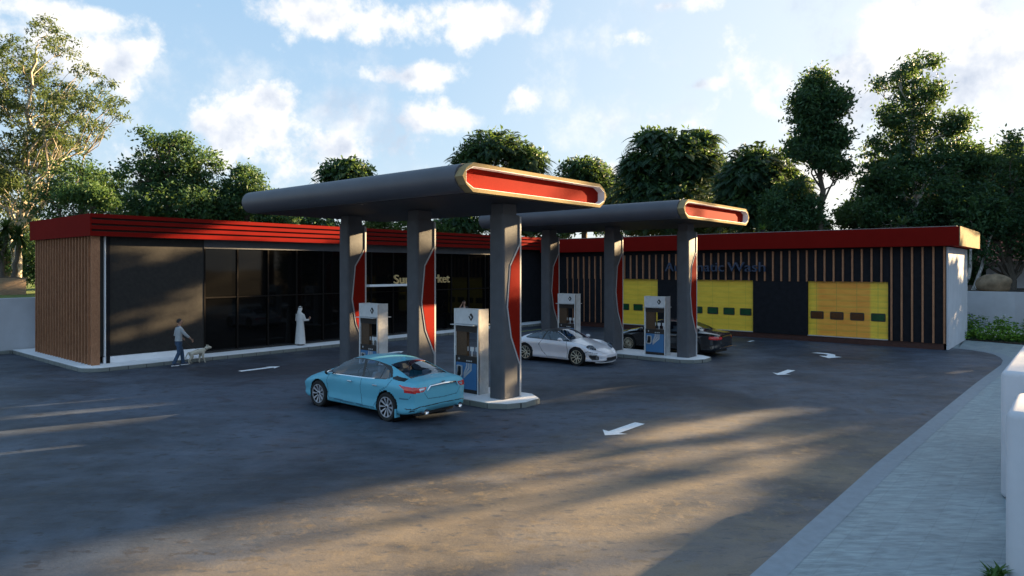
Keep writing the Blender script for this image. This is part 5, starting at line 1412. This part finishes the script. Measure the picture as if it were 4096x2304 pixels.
# leaf strips kept in the widest opening to shape thin shadows on the ground
BANDS = []
for bx0, by0, ln, wd in ((11.0, 7.45, 7.5, .16), (12.6, 6.35, 6.0, .22), (15.6, 6.05, 5.0, .14), (14.2, 5.15, 5.0, .2), (9.4, 6.2, 3.0, .12), (16.5, 4.95, 3.5, .16)):
    BANDS.append(uv(np.array([(bx0, by0, 0), (bx0 + ln*cs, by0 + ln*sn, 0), (bx0 + ln*cs, by0 + ln*sn + wd, 0), (bx0, by0 + wd, 0)])))
def clear_path(P, pad=.14, keep=.01):
    """cuts away leaves that would shade the chosen lit spots"""
    q0 = uv(P); q0 = q0 + rng.normal(size=q0.shape)*np.array([.10, .03])
    m = np.zeros(len(P), bool)
    for a, c in ((0, 0), (1, 0), (-1, 0), (0, 1), (0, -1), (.7, .7), (-.7, .7), (.7, -.7), (-.7, -.7)):
        q = q0 + np.array([a, c])*pad
        for g in GAPS: m |= inpoly(q[:, 0], q[:, 1], g)
    for g in BANDS: m &= ~inpoly(q0[:, 0], q0[:, 1], g)
    return ~(m & (rng.random(len(P)) > keep))
def leaf_quads(P, size, tone, droop=0, asp=.45, D=None):
    n = len(P)
    if D is None:
        D = rng.normal(size=(n, 3)); D[:, 2] -= droop
    D /= np.linalg.norm(D, axis=1, keepdims=True) + 1e-9
    S = np.cross(D, rng.normal(size=(n, 3))); S /= np.linalg.norm(S, axis=1, keepdims=True) + 1e-9
    L = (size*rng.uniform(.65, 1.3, n))[:, None]; W = L*asp*.5
    N_ = np.cross(D, S)*L*.08
    V = np.stack([P, P + D*L*.42 + S*W + N_, P + D*L, P + D*L*.42 - S*W + N_], 1).reshape(-1, 3)
    return V, np.arange(4*n, dtype=np.int32).reshape(-1, 4), tone
def foliage_obj(name, V, F, tone, m, parent, base):
    V = V - np.array(base)
    me = bpy.data.meshes.new(name)
    me.vertices.add(len(V)); me.vertices.foreach_set('co', V.astype(np.float32).ravel())
    me.loops.add(F.size); me.loops.foreach_set('vertex_index', F.ravel())
    me.polygons.add(len(F)); me.polygons.foreach_set('loop_start', np.arange(0, F.size, 4, dtype=np.int32))
    at_ = me.attributes.new('tone', 'FLOAT', 'FACE'); at_.data.foreach_set('value', tone.astype(np.float32))
    me.update()
    return mesh_obj(name, me, parent, [m])
def limb(p0, p1, n, wob, sag=0):
    p0, p1 = Vector(p0), Vector(p1); L = (p1 - p0).length; out = []
    for i in range(n + 1):
        t = i/n; p = p0.lerp(p1, t)
        if 0 < i < n: p += Vector(rng.normal(size=3))*wob*L
        p.z += sag*math.sin(math.pi*t)*L
        out.append(p)
    return out
def tree(name, label, cat, depth, lobes, trunk, m='leaf_dark', bark='bark', n=9000, size=.30, tr=.28, base_z=0, group='trees around the forecourt', clump=.42, fronds=False, cull=False, shell=.45, droop=.1, asp=.45, extra=None, spread=1.0):
    """lobes: list of (bearing, height bearing, rx, rz) in the same survey units as at(); trunk: list of (bearing, height)"""
    k = depth/1717.3
    bx = at(trunk[0][0], depth); base = (bx[0], bx[1], base_z)
    T = thing(name, label, cat, base, 0, group)
    LB = [(np.array(at(dx, depth, dy)), rx*k, rz*k) for dx, dy, rx, rz in lobes]
    # push lobes to and fro in depth so the crown has volume
    fw = np.array([math.cos(A), math.sin(A), 0])
    wid = max(max(c[0]*math.sin(A) - c[1]*math.cos(A) for c, _, _ in LB) - min(c[0]*math.sin(A) - c[1]*math.cos(A) for c, _, _ in LB), 1)
    LB2 = []
    for c, rx, rz in LB:
        LB2.append((c + fw*rng.uniform(-.22, .22)*wid, rx, rz))
        c3 = c + fw*rng.uniform(.3, .6)*wid*.5*rng.choice([-1, 1]) + np.array([0, 0, -.1*rz]); LB2.append((c3, rx*.85, rz*.85))
    LB = LB2
    area = np.array([rx*rz + rx*rx for _, rx, rz in LB]); area /= area.sum()
    VV = []; TT = []; CC = []
    for (c, rx, rz), w in zip(LB, area):
        nc = max(6, int(n*w/26))
        d = rng.normal(size=(nc, 3)); d /= np.linalg.norm(d, axis=1, keepdims=True)
        rad = shell + (1 - shell)*rng.random(nc)**.6
        cc = c + d*np.array([rx, rx, rz])*rad[:, None]*spread
        ct = rng.uniform(0, 1, nc)
        per = int(n*w/nc) + 1
        sp = clump*(.6 + .8*rng.random(nc))
        off = rng.normal(size=(nc, per, 3))*np.array([1, 1, .6]); P = cc[:, None, :] + off*sp[:, None, None]*.55
        VV.append(P.reshape(-1, 3)); TT.append((ct[:, None]*.65 + rng.random((nc, per))*.35).ravel()); CC.append(cc)
    P = np.concatenate(VV); tone = np.concatenate(TT)
    if cull or base[0]*cs + base[1]*sn > 36: kq = clear_path(P); P, tone = P[kq], tone[kq]
    V, F, tone = leaf_quads(P, size, tone, droop, asp)
    foliage_obj('crown', V, F, tone, M[m], T, base)
    # trunk and limbs
    b = MB(); tp = [Vector(at(dx, depth, dy)) for dx, dy in trunk]; tp[0].z = base_z
    pts = [tp[0]]
    for a, c in zip(tp[:-1], tp[1:]): pts += limb(a, c, 4, .02)[1:]
    rads = [tr*(1 - .72*i/(len(pts) - 1)) for i in range(len(pts))]
    b.tube(pts, rads, 10)
    ends = []
    for c, rx, rz in LB:
        c = Vector(c); cand = [i for i, p in enumerate(pts) if p.z < c.z + .2*rz] or [len(pts)//2]
        i = max(cand, key=lambda i: -abs((c - pts[i]).length - (c.z - pts[i].z)*1.2)) if len(cand) > 2 else cand[-1]
        i = max(i, len(pts)//4)
        lp = limb(pts[i], c, 5, .05, .04); r0 = rads[i]*.5
        b.tube(lp, [r0*(1 - .8*j/5) for j in range(6)], 6)
        for q in range(3):
            e = c + Vector(rng.normal(size=3)).normalized()*rx*.8
            b.tube(limb(lp[3], e, 3, .06), [r0*.4, r0*.28, r0*.18, r0*.08], 5)
    b.build('trunk', M[bark], T, smooth=True)
    return T
def palm_frond_mass(name, label, depth, lobes, trunk, nf=260, L=2.2, n2=3500, base_z=0, topm='leaf_mid', group='feathery palms behind the roofs'):
    """round crown of arching feathery fronds"""
    k = depth/1717.3; bx = at(trunk[0][0], depth); base = (bx[0], bx[1], base_z)
    T = thing(name, label, 'palm', base, 0, group)
    VV = []; TT = []
    for dx, dy, rx, rz in lobes:
        c = np.array(at(dx, depth, dy)); rx, rz = rx*k, rz*k
        m_ = int(3.4*nf*rx*rz/sum(l[2]*l[3]*k*k for l in lobes)) + 1
        for i in range(m_):
            d = rng.normal(size=3); d /= np.linalg.norm(d)
            p0 = c + d*np.array([rx, rx, rz])*rng.uniform(.25, .85)
            out = d*np.array([1, 1, .5]) + np.array([0, 0, .55]); out /= np.linalg.norm(out)
            t = np.linspace(0, 1, 13)[1:]; Lf = L*rng.uniform(.4, .85)
            sp = p0 + np.outer(t, out)*Lf + np.outer(t*t, np.array([0, 0, -1]))*Lf*.75
            tg = np.gradient(sp, axis=0); tg /= np.linalg.norm(tg, axis=1, keepdims=True)
            s = np.cross(tg, [0, 0, 1.]); s /= np.linalg.norm(s, axis=1, keepdims=True) + 1e-6
            for sg in (-1, 1):
                ll = Lf*.26*np.sin(np.pi*(t*.85 + .12))[:, None]
                dirn = s*sg + tg*.55 + np.array([0, 0, -.25]); dirn /= np.linalg.norm(dirn, axis=1, keepdims=True)
                w = tg*.06*L/2
                a = sp; e = sp + dirn*ll
                VV.append(np.stack([a - w, a + dirn*ll*.5 - w*.9, e, a + dirn*ll*.5 + w], 1).reshape(-1, 3))
                TT.append(np.full(12, rng.random()*.8 + .1) + rng.random(12)*.1)
    V = np.concatenate(VV); TT = np.concatenate(TT)
    kq = clear_path(V.reshape(-1, 4, 3).mean(1)); V = V.reshape(-1, 4, 3)[kq].reshape(-1, 3); TT = TT[kq]
    F = np.arange(len(V), dtype=np.int32).reshape(-1, 4)
    foliage_obj('fronds', V, F, TT, M['leaf_palm'], T, base)
    if n2:
        P = []; tn = []
        for dx, dy, rx, rz in lobes:
            c = np.array(at(dx, depth, dy)); d = rng.normal(size=(n2//len(lobes), 3)); d /= np.linalg.norm(d, axis=1, keepdims=True)
            cc = c + d*np.array([rx*k, rx*k, rz*k])*rng.uniform(.25, 1.0, (len(d), 1)); cc += rng.normal(size=cc.shape)*.12
            P.append(cc); tn.append(.3 + .5*rng.random(len(d)))
        P = np.concatenate(P); tn = np.concatenate(tn); kq = clear_path(P); P, tn = P[kq], tn[kq]
        V, F, tn = leaf_quads(P, .42, tn, .1, .4)
        foliage_obj('leaflets', V, F, tn, M[topm], T, base)
    b = MB()
    tp = [Vector(at(dx, depth, dy)) for dx, dy in trunk]; tp[0].z = base_z
    b.tube(tp, [.30 - .1*i/len(tp) for i in range(len(tp))], 10)
    for dx, dy, rx, rz in lobes: b.tube(limb(tp[-1], at(dx, depth, dy), 4, .04), [.16, .13, .1, .07, .05], 6)
    b.build('trunk', M['bark'], T, smooth=True)
    return T

GL = 'trees behind the shop'
tree('gum_tree', 'tall loose olive green gum tree with pale bark at the left edge', 'tree', 47,
     [(100, 80, 45, 42), (60, 150, 55, 45), (10, 175, 55, 55), (115, 215, 50, 35), (25, 270, 75, 50), (165, 265, 40, 35), (205, 175, 30, 16), (232, 235, 34, 26), (262, 275, 34, 20), (200, 310, 52, 35), (130, 345, 60, 35), (40, 370, 80, 50), (105, 415, 55, 40), (188, 355, 26, 24), (25, 455, 60, 40), (85, 480, 45, 40), (-60, 250, 90, 90), (-70, 420, 80, 70)],
     [(45, 700), (46, 620), (52, 540), (70, 470), (60, 380), (75, 250), (90, 120)], 'leaf_gum', 'bark_pale', 34000, .25, .24, 2.2, group='trees at the left edge', clump=.34, shell=.35, droop=.5, asp=.34)
tree('gum_tree', 'slim pale limbed gum tree leaning left beside the tall one', 'tree', 50,
     [(15, 520, 40, 30), (60, 560, 35, 25), (-20, 440, 45, 40), (100, 470, 30, 22)],
     [(52, 700), (30, 620), (25, 520), (5, 420)], 'leaf_gum', 'bark_pale', 5000, .26, .2, 2.2, group='trees at the left edge', clump=.5, droop=.5, asp=.32)
tree('broadleaf_tree', 'dark bushy tree rising behind the left end of the shop roof', 'tree', 44, [(200, 465, 85, 52), (150, 510, 65, 52), (265, 470, 55, 45), (230, 580, 120, 35), (262, 500, 65, 50), (115, 555, 50, 45), (300, 560, 70, 50), (215, 420, 40, 22)], [(205, 640), (205, 540), (205, 450)], group=GL, n=13000, size=.23)
tree('broadleaf_tree', 'wide low dark tree filling the gap between the stepped tree and the nearer canopy', 'tree', 48, [(540, 500, 70, 45), (600, 540, 80, 40), (330, 480, 60, 45), (700, 560, 70, 30), (450, 560, 120, 40), (740, 545, 50, 28)], [(560, 640), (560, 520)], group=GL, n=14000, size=.25)
tree('broadleaf_tree', 'tallest dark tree behind the shop, with a rounded stepped crown', 'tree', 41, [(425, 390, 65, 48), (370, 435, 62, 52), (485, 410, 58, 52), (430, 510, 105, 60), (430, 450, 80, 50), (345, 530, 65, 50), (420, 585, 140, 30), (510, 515, 55, 50), (400, 352, 40, 20), (445, 350, 35, 16)], [(425, 640), (425, 520), (425, 380)], group=GL, n=25000, size=.24)
tree('broadleaf_tree', 'smaller dark tree just left of the nearer canopy edge', 'tree', 43, [(620, 465, 48, 40), (590, 510, 55, 45), (660, 505, 45, 40), (560, 550, 60, 40), (690, 545, 45, 32), (620, 432, 26, 14)], [(622, 640), (622, 540), (622, 460)], group=GL, n=13000, size=.23)
for i, (dx, dy, rx, dp, lb) in enumerate(((20, 610, 70, 56, 'dark shrub behind the sword leaved trees on the left lawn'), (105, 640, 60, 52, 'dark shrub behind the left lawn beside the slatted wall'))):
    tree('evergreen_shrub', lb, 'shrub', dp, [(dx, dy, rx, 60), (dx + 30, dy + 40, rx*.8, 45), (dx - 30, dy + 30, rx*.8, 45)], [(dx, 700), (dx, dy)], n=5000, base_z=2, group='dark shrubs behind the lawn')
palm_frond_mass('feathery_palm', 'small round topped palm above the left part of the nearer canopy', 52, [(872, 438, 70, 38), (850, 500, 70, 45), (920, 510, 70, 40)], [(872, 660), (872, 470)], 190, 1.9, 9000)
palm_frond_mass('feathery_palm', 'broad round palm crown above the red end of the nearer canopy', 60, [(1245, 375, 85, 48), (1185, 415, 50, 52), (1325, 408, 55, 44), (1250, 480, 110, 60), (1160, 570, 70, 40), (1300, 560, 90, 40)], [(1250, 660), (1250, 430)], 420, 2.3, 16000)
palm_frond_mass('feathery_palm', 'low round palm crown between the two canopies', 63, [(1470, 432, 72, 36), (1510, 480, 75, 50), (1430, 520, 85, 50), (1550, 530, 60, 45)], [(1470, 660), (1470, 470)], 260, 2.2, 10000)
palm_frond_mass('feathery_palm', 'largest dark feathery palm behind the farther canopy', 56, [(1695, 395, 105, 68), (1615, 470, 72, 72), (1600, 420, 40, 35), (1760, 420, 70, 70), (1700, 510, 140, 75), (1640, 560, 90, 40), (1770, 560, 80, 40), (1640, 350, 45, 22), (1760, 355, 40, 22)], [(1700, 660), (1700, 470)], 620, 2.6, 22000)
palm_frond_mass('feathery_palm', 'dark feathery palm right of the largest one', 49, [(1905, 432, 85, 66), (1970, 485, 70, 66), (1890, 530, 90, 60), (1990, 550, 55, 45), (1860, 470, 60, 60)], [(1910, 660), (1910, 490)], 480, 2.4, 17000)
# low planting filling in behind the roofs
for dx, dy, rx, rz, dp, mm, lb in ((770, 560, 80, 30, 50, 'leaf_dark', 'low dark shrub seen under the nearer canopy soffit at its left'), (985, 560, 70, 26, 56, 'leaf_mid', 'sunlit yellow green shrub seen between the near pillars above the shop roof'),
                                   (1090, 575, 50, 28, 58, 'leaf_mid', 'yellow green shrub right of the middle pillar above the shop roof'), (1560, 560, 90, 40, 58, 'leaf_dark', 'low dark shrub behind the farther canopy pillars'),
                                   (1380, 575, 60, 30, 60, 'leaf_dark', 'low dark shrub behind the junction of the two roofs'), (2050, 562, 40, 18, 52, 'leaf_mid', 'low shrub at the foot of the slender tall tree'), (2150, 535, 45, 30, 50, 'leaf_mid', 'small shrub in the sky gap between the two tall trees'), (1800, 575, 120, 30, 58, 'leaf_dark', 'low dark shrub below the feathery palms')):
    tree('roofline_shrub', lb, 'shrub', dp, [(dx, dy, rx, rz), (dx + rx*.5, dy + 10, rx*.6, rz*.8), (dx - rx*.5, dy + 10, rx*.6, rz*.8)], [(dx, 680), (dx, dy)], mm, n=2600, tr=.12, group='low shrubs behind the roofs')
tree('tall_tree', 'slender tall tree with bare lower trunk against the bright sky', 'tree', 45,
     [(2052, 205, 26, 30), (2018, 265, 32, 36), (2085, 265, 32, 42), (2050, 300, 40, 40), (2042, 340, 50, 40), (2000, 330, 26, 30), (2095, 345, 34, 40), (2010, 380, 26, 28), (2070, 405, 40, 28), (2122, 420, 28, 20)],
     [(2062, 640), (2063, 560), (2070, 480), (2055, 380), (2052, 230)], n=30000, size=.27, tr=.26, group='tall trees behind the car wash', clump=.5)
tree('tall_tree', 'widest tall tree with a crooked top behind the right end of the car wash', 'tree', 47,
     [(2325, 158, 34, 20), (2235, 195, 26, 18), (2285, 200, 30, 26), (2320, 240, 44, 38), (2262, 275, 40, 40), (2375, 320, 42, 40), (2310, 320, 60, 50), (2232, 375, 44, 46), (2225, 440, 45, 50), (2410, 400, 40, 45), (2345, 400, 75, 55), (2280, 410, 70, 50), (2215, 470, 50, 45), (2290, 480, 90, 55), (2180, 535, 50, 35), (2260, 550, 110, 45), (2390, 520, 70, 60)],
     [(2300, 700), (2300, 560), (2295, 400), (2300, 200)], n=46000, size=.28, tr=.34, group='tall trees behind the car wash', clump=.5, cull=True, bark='bark_birch')
tree('tall_tree', 'dark tree filling the right edge above the garden wall', 'tree', 44,
     [(2530, 365, 36, 34), (2500, 420, 45, 45), (2560, 440, 60, 55), (2450, 490, 55, 40), (2540, 530, 75, 60), (2470, 580, 70, 50), (2600, 600, 80, 70), (2440, 640, 40, 40), (2640, 450, 80, 80)],
     [(2540, 720), (2545, 600), (2540, 450)], n=22000, size=.25, tr=.3, group='tall trees behind the car wash', clump=.5, cull=True)
for dx, l1, l2, lb in ((2455, 2474, 2510, 'leaning birch with black marked white trunk behind the boulder'), (2441, 2441, 2445, 'straight birch trunk left of the leaning one')):
    tree('birch_tree', lb, 'tree', 43, [(l2, 560, 45, 40), (l2 - 20, 520, 40, 30)], [(dx - 10, 745), (l1, 650), (l2, 560)], n=1800, tr=.13, bark='bark_birch', base_z=2.1, group='birches behind the garden wall', cull=True)
tree('evergreen_shrub', 'dark bush added to shade the shop front, beside the slender tall tree', 'shrub', 45, [(1990, 500, 45, 45), (1950, 520, 40, 45), (2032, 525, 30, 40), (1990, 460, 26, 22), (1975, 560, 60, 30), (2040, 560, 35, 25)], [(1990, 660), (1990, 520)], n=12000, size=.25, group='added dark shrubs behind the car wash')  # bush added to keep low sun off the shop front
# saplings behind the corner of the shop
for dx, dy, tx, lb in ((232, 478, 226, 'bright green sapling nearest the corner of the red fascia'), (180, 488, 190, 'bright green sapling left of the corner of the red fascia'), (262, 500, 205, 'bright green sapling between the other two, leaning right')):
    tree('sapling', lb, 'tree', 37, [(dx, dy, 26, 20), (dx - 22, dy + 18, 18, 14), (dx + 20, dy + 12, 20, 16)], [(tx, 640), (tx, 545), (dx, dy + 5)], 'leaf_mid', 'bark', 1500, .17, .06, 0, 'bright saplings behind the shop', .3)

# mostly unseen eastern tree belt, placed and cut to shape shade on the yard
BELT = [(-8, 20), (-3.5, 19), (1, 18.5), (5.5, 19), (9.5, 17.5), (14, 19.5), (18.5, 20), (23, 14.5), (28, 12.5), (33, 12)]
side_names = ['first', 'second', 'third', 'fourth', 'fifth', 'sixth', 'seventh', 'eighth', 'ninth', 'tenth']
def shade_belt_tree(i, u, h):
    L = 62 + (i % 2)*4.5
    bx, by = L*cs - u*sn, L*sn + u*cs
    T = thing('shade_belt_tree', 'dense light-shaping tree, %s from the road end in the belt east of the car wash' % side_names[i], 'tree', (bx, by, 0), 0, 'shade tree belt east of the car wash')
    n = 14000; P = np.empty((0, 3)); r_ = np.random.default_rng(50 + i)
    nc = 420; zc = r_.uniform(2.2, h, nc); tt = (zc - 2.2)/(h - 2.2)
    rad = 3.9*np.sqrt(np.clip(1 - (np.abs(tt - .45)/.62)**2.6, .05, 1))
    th = r_.uniform(0, 2*math.pi, nc); rr = rad*np.sqrt(r_.uniform(.05, 1, nc))
    cc = np.stack([bx + rr*np.cos(th), by + rr*np.sin(th), zc], 1)
    P = (cc[:, None] + r_.normal(size=(nc, n//nc, 3))*np.array([.6, .6, .45])).reshape(-1, 3)
    tone = np.repeat(r_.random(nc), n//nc)*.7 + .2*r_.random(len(P))
    k = clear_path(P, .30, .004); P, tone = P[k], tone[k]
    V, F, tone = leaf_quads(P, .55, tone, .1, .55)
    foliage_obj('crown', V, F, tone, M['leaf_dark'], T, (bx, by, 0))
    b = MB(); top = Vector((bx, by, h*.8)); tp = limb((bx, by, 0), top, 6, .01)
    b.tube(tp, [.3 - .035*j for j in range(7)], 8)
    for j in range(10):
        a = tp[1 + j % 5]; t = r_.uniform(0, 6.28); e = a + Vector((math.cos(t)*2.6, math.sin(t)*2.6, 1.8)); b.tube(limb(a, e, 3, .05), [.1, .07, .05, .02], 5)
    b.build('trunk', M['bark'], T, smooth=True)
for i, (u, h) in enumerate(BELT): shade_belt_tree(i, u, h)
# unseen hedge in front of the belt, there to block the low sun
HU = [-9, 16]
b_ = []
hedge_uv = [(-9, 17)]
def hedge(u0, u1, L, z0, z1, label):
    n = int((u1 - u0)*(z1 - z0)*95); r_ = np.random.default_rng(int(L*7 + u0))
    u = r_.uniform(u0, u1, n); l = L + r_.uniform(-.8, .8, n); z = r_.uniform(z0, z1, n)
    P = np.stack([l*cs - u*sn, l*sn + u*cs, z], 1); k = clear_path(P, .25, .004); P = P[k]
    base = (L*cs - (u0+u1)/2*sn, L*sn + (u0+u1)/2*cs, 0)
    T = thing('shade_hedge', label, 'hedge', base, 0, 'unseen shade hedges east of the pavement')
    V, F, tn = leaf_quads(P, .42, r_.random(len(P)), .1, .55); foliage_obj('leaves', V, F, tn, M['leaf_dark'], T, base)
    b = MB()
    for uu in np.arange(u0 + .5, u1, 1.5): b.tube([(L*cs - uu*sn, L*sn + uu*cs, 0), (L*cs - uu*sn, L*sn + uu*cs, z1*.8)], [.07, .03], 6)
    b.build('stems', M['bark'], T)
hedge(-9, 6.5, 57, .2, 8.5, 'tall dense unseen hedge blocking low sun at the road end of the tree belt')
hedge(6.5, 15.5, 58, .2, 7.0, 'tall dense unseen hedge blocking low sun before the middle of the tree belt')

# sword leaved trees in the planter
def rosette(b, c, r, n, seed):
    r_ = np.random.default_rng(seed)
    for i in range(n):
        th = r_.uniform(0, 6.283); el = r_.uniform(-.9, 1.3); L = r*r_.uniform(.75, 1.1)
        d = np.array([math.cos(th)*math.cos(el), math.sin(th)*math.cos(el), math.sin(el)]); s = np.cross(d, [0, 0, 1]); s /= np.linalg.norm(s) + 1e-6
        pts = [np.array(c) + d*L*t + np.array([0, 0, -1])*L*.35*t*t for t in (0, .4, .75, 1)]; w = (.028, .036, .022, .001)
        vs = []
        for p, ww in zip(pts, w): vs += [tuple(p - s*ww*1.2), tuple(p + s*ww*1.2)]
        b.add(vs, [(0, 1, 3, 2), (2, 3, 5, 4), (4, 5, 7, 6)])
for dx, dy, bx_, rr, sd, lb in ((14, 573, 6, 1.15, 1, 'sword leaved tree at the very left edge of the planter'), (47, 592, 31, 1.25, 2, 'sword leaved tree in the planter nearest the slatted wall'), (-5, 617, 0, 1.1, 3, 'lower sword leaved tree half outside the left edge')):
    c = at(dx, 38, dy); g0 = at(bx_, 38)
    T = thing('sword_leaf_tree', lb, 'tree', (g0[0], g0[1], 3.1), 0, 'sword leaved trees in the planter')
    b = MB(); rosette(b, c, rr, 130, sd); b.build('leaves', M['leaf_cord'], T)
    b = MB(); b.tube(limb((g0[0], g0[1], 3.0), c, 6, .02), [.15, .13, .12, .11, .10, .10, .09], 10); b.build('trunk', M['bark'], T, smooth=True)
# pots on the car wash roof
def pot_plant(x, y, z, r, n, m, label, sword):
    T = thing('potted_plant', label, 'potted plant', (x, y, z), 0, 'plants standing on the car wash roof')
    b = MB(); b.lathe([(.02, 0), (.16, 0), (.22, .26), (.19, .26), (.17, .2), (.01, .2)], (x, y, z), 'z', 20); b.build('pot', M['black'], T, smooth=True)
    b = MB(); rosette(b, (x, y, z + .24), r, n, 5)
    if not sword: b.v = [(px, py, pz) for px, py, pz in b.v]
    b.build('leaves', M[m], T)
px, py = at(1918, 38.2); pot_plant(px, py, 5.53, .62, 60, 'leaf_bright', 'bright green arching fern in a pot on the car wash roof', False)
px, py = at(2268, 34.0); pot_plant(px, py, 5.53, .85, 70, 'leaf_dark', 'dark spiky plant in a pot near the right end of the car wash roof', True)
# flower bed
def bed_plant(x, y, h, seed, label, fl):
    r_ = np.random.default_rng(seed); T = thing('flowering_plant', label, 'plant', (x, y, .05), 0, 'leafy plants in the flower bed')
    b = MB(); P = []; D = []; FP = []
    for s in range(26):
        th = r_.uniform(0, 6.283); rr = r_.uniform(0, .75); hh = h*r_.uniform(.5, 1.05)
        x0, y0 = x + rr*math.cos(th), y + rr*math.sin(th); e = (x0 + r_.normal()*.1, y0 + r_.normal()*.1, .05 + hh)
        b.tube([(x0, y0, .03), e], [.007, .004], 4)
        for k in range(16):
            t = r_.uniform(.15, 1); p = np.array([x0, y0, .05]) * (1 - t) + np.array(e)*t; P.append(p); D.append([r_.normal(), r_.normal(), .15])
        for k in range(3): FP.append(np.array(e) + r_.normal(size=3)*.04)
    b.build('stems', M['leaf_mid'], T)
    P = np.array(P); V, F, tn = leaf_quads(P, .17, .3 + .7*r_.random(len(P)), 0, .5, np.array(D)); foliage_obj('leaves', V, F, tn, M['leaf_bright'], T, (x, y, .05))
    FP = np.array(FP); V, F, tn = leaf_quads(FP, .06, r_.random(len(FP)), 0, .9); foliage_obj('flowers', V, F, tn, M['petal'] if fl else M['cloth_white'], T, (x, y, .05))
k = 0
for row, (xo, hh) in enumerate(((0, .55), (1.3, .8), (2.7, 1.0))):
    for j in range(6):
        x = 42.0 + xo + rng.uniform(-.2, .2) - j*.22; y = 4.9 - j*1.35 + rng.uniform(-.3, .3) + (.5 if row == 1 else 0)
        if x > 46.1 - max(0, (3 - y))*.23: continue
        fl = (k % 3 == 0); bed_plant(x, y, hh*rng.uniform(.85, 1.15), 100 + k, '%s plant, %s in the %s row from the white wall' % ('violet flowered' if fl else 'white flowered', side_names[j], ['front', 'middle', 'back'][row]), fl); k += 1
# grass tuft by the nearest wall block
T = thing('grass_tuft', 'green leafy tuft at the foot of the nearest white wall block', 'plant', (9.6, .85, 0))
b = MB(); r_ = np.random.default_rng(9)
for i in range(70):
    x0, y0 = 9.78 + r_.uniform(-.22, .2), .80 + r_.uniform(-.03, .05); th = r_.uniform(0, 6.28); L = r_.uniform(.12, .27)
    d = Vector((math.cos(th)*.6, math.sin(th)*.6, 1)).normalized(); s = Vector((-math.sin(th), math.cos(th), 0))*.014
    p0 = Vector((x0, y0, 0)); p1 = p0 + d*L*.6; p2 = p0 + d*L + Vector((math.cos(th), math.sin(th), -.5))*L*.3
    b.add([p0 - s, p0 + s, p1 + s*1.3, p1 - s*1.3, p2], [(0, 1, 2, 3), (3, 2, 4)])
b.build('leaves', M['leaf_bright'], T)
# extend the right lawn side: low ground cover in the bed
r_ = np.random.default_rng(77); n = 3500
P = np.stack([r_.uniform(40.5, 45.5, n), r_.uniform(-6, 5.6, n), np.full(n, .06)], 1); P = P[(P[:, 0] > 41.4 - .33*np.maximum(0, 4 - P[:, 1]))]
V, F, tn = leaf_quads(P, .14, r_.random(len(P)), -1.2, .6)
o = foliage_obj('ground_cover', V, F, tn, M['leaf_dark'], None, (0, 0, 0)); tag(o, 'low dark leafy ground cover over the flower bed soil', 'ground cover', kind='stuff')
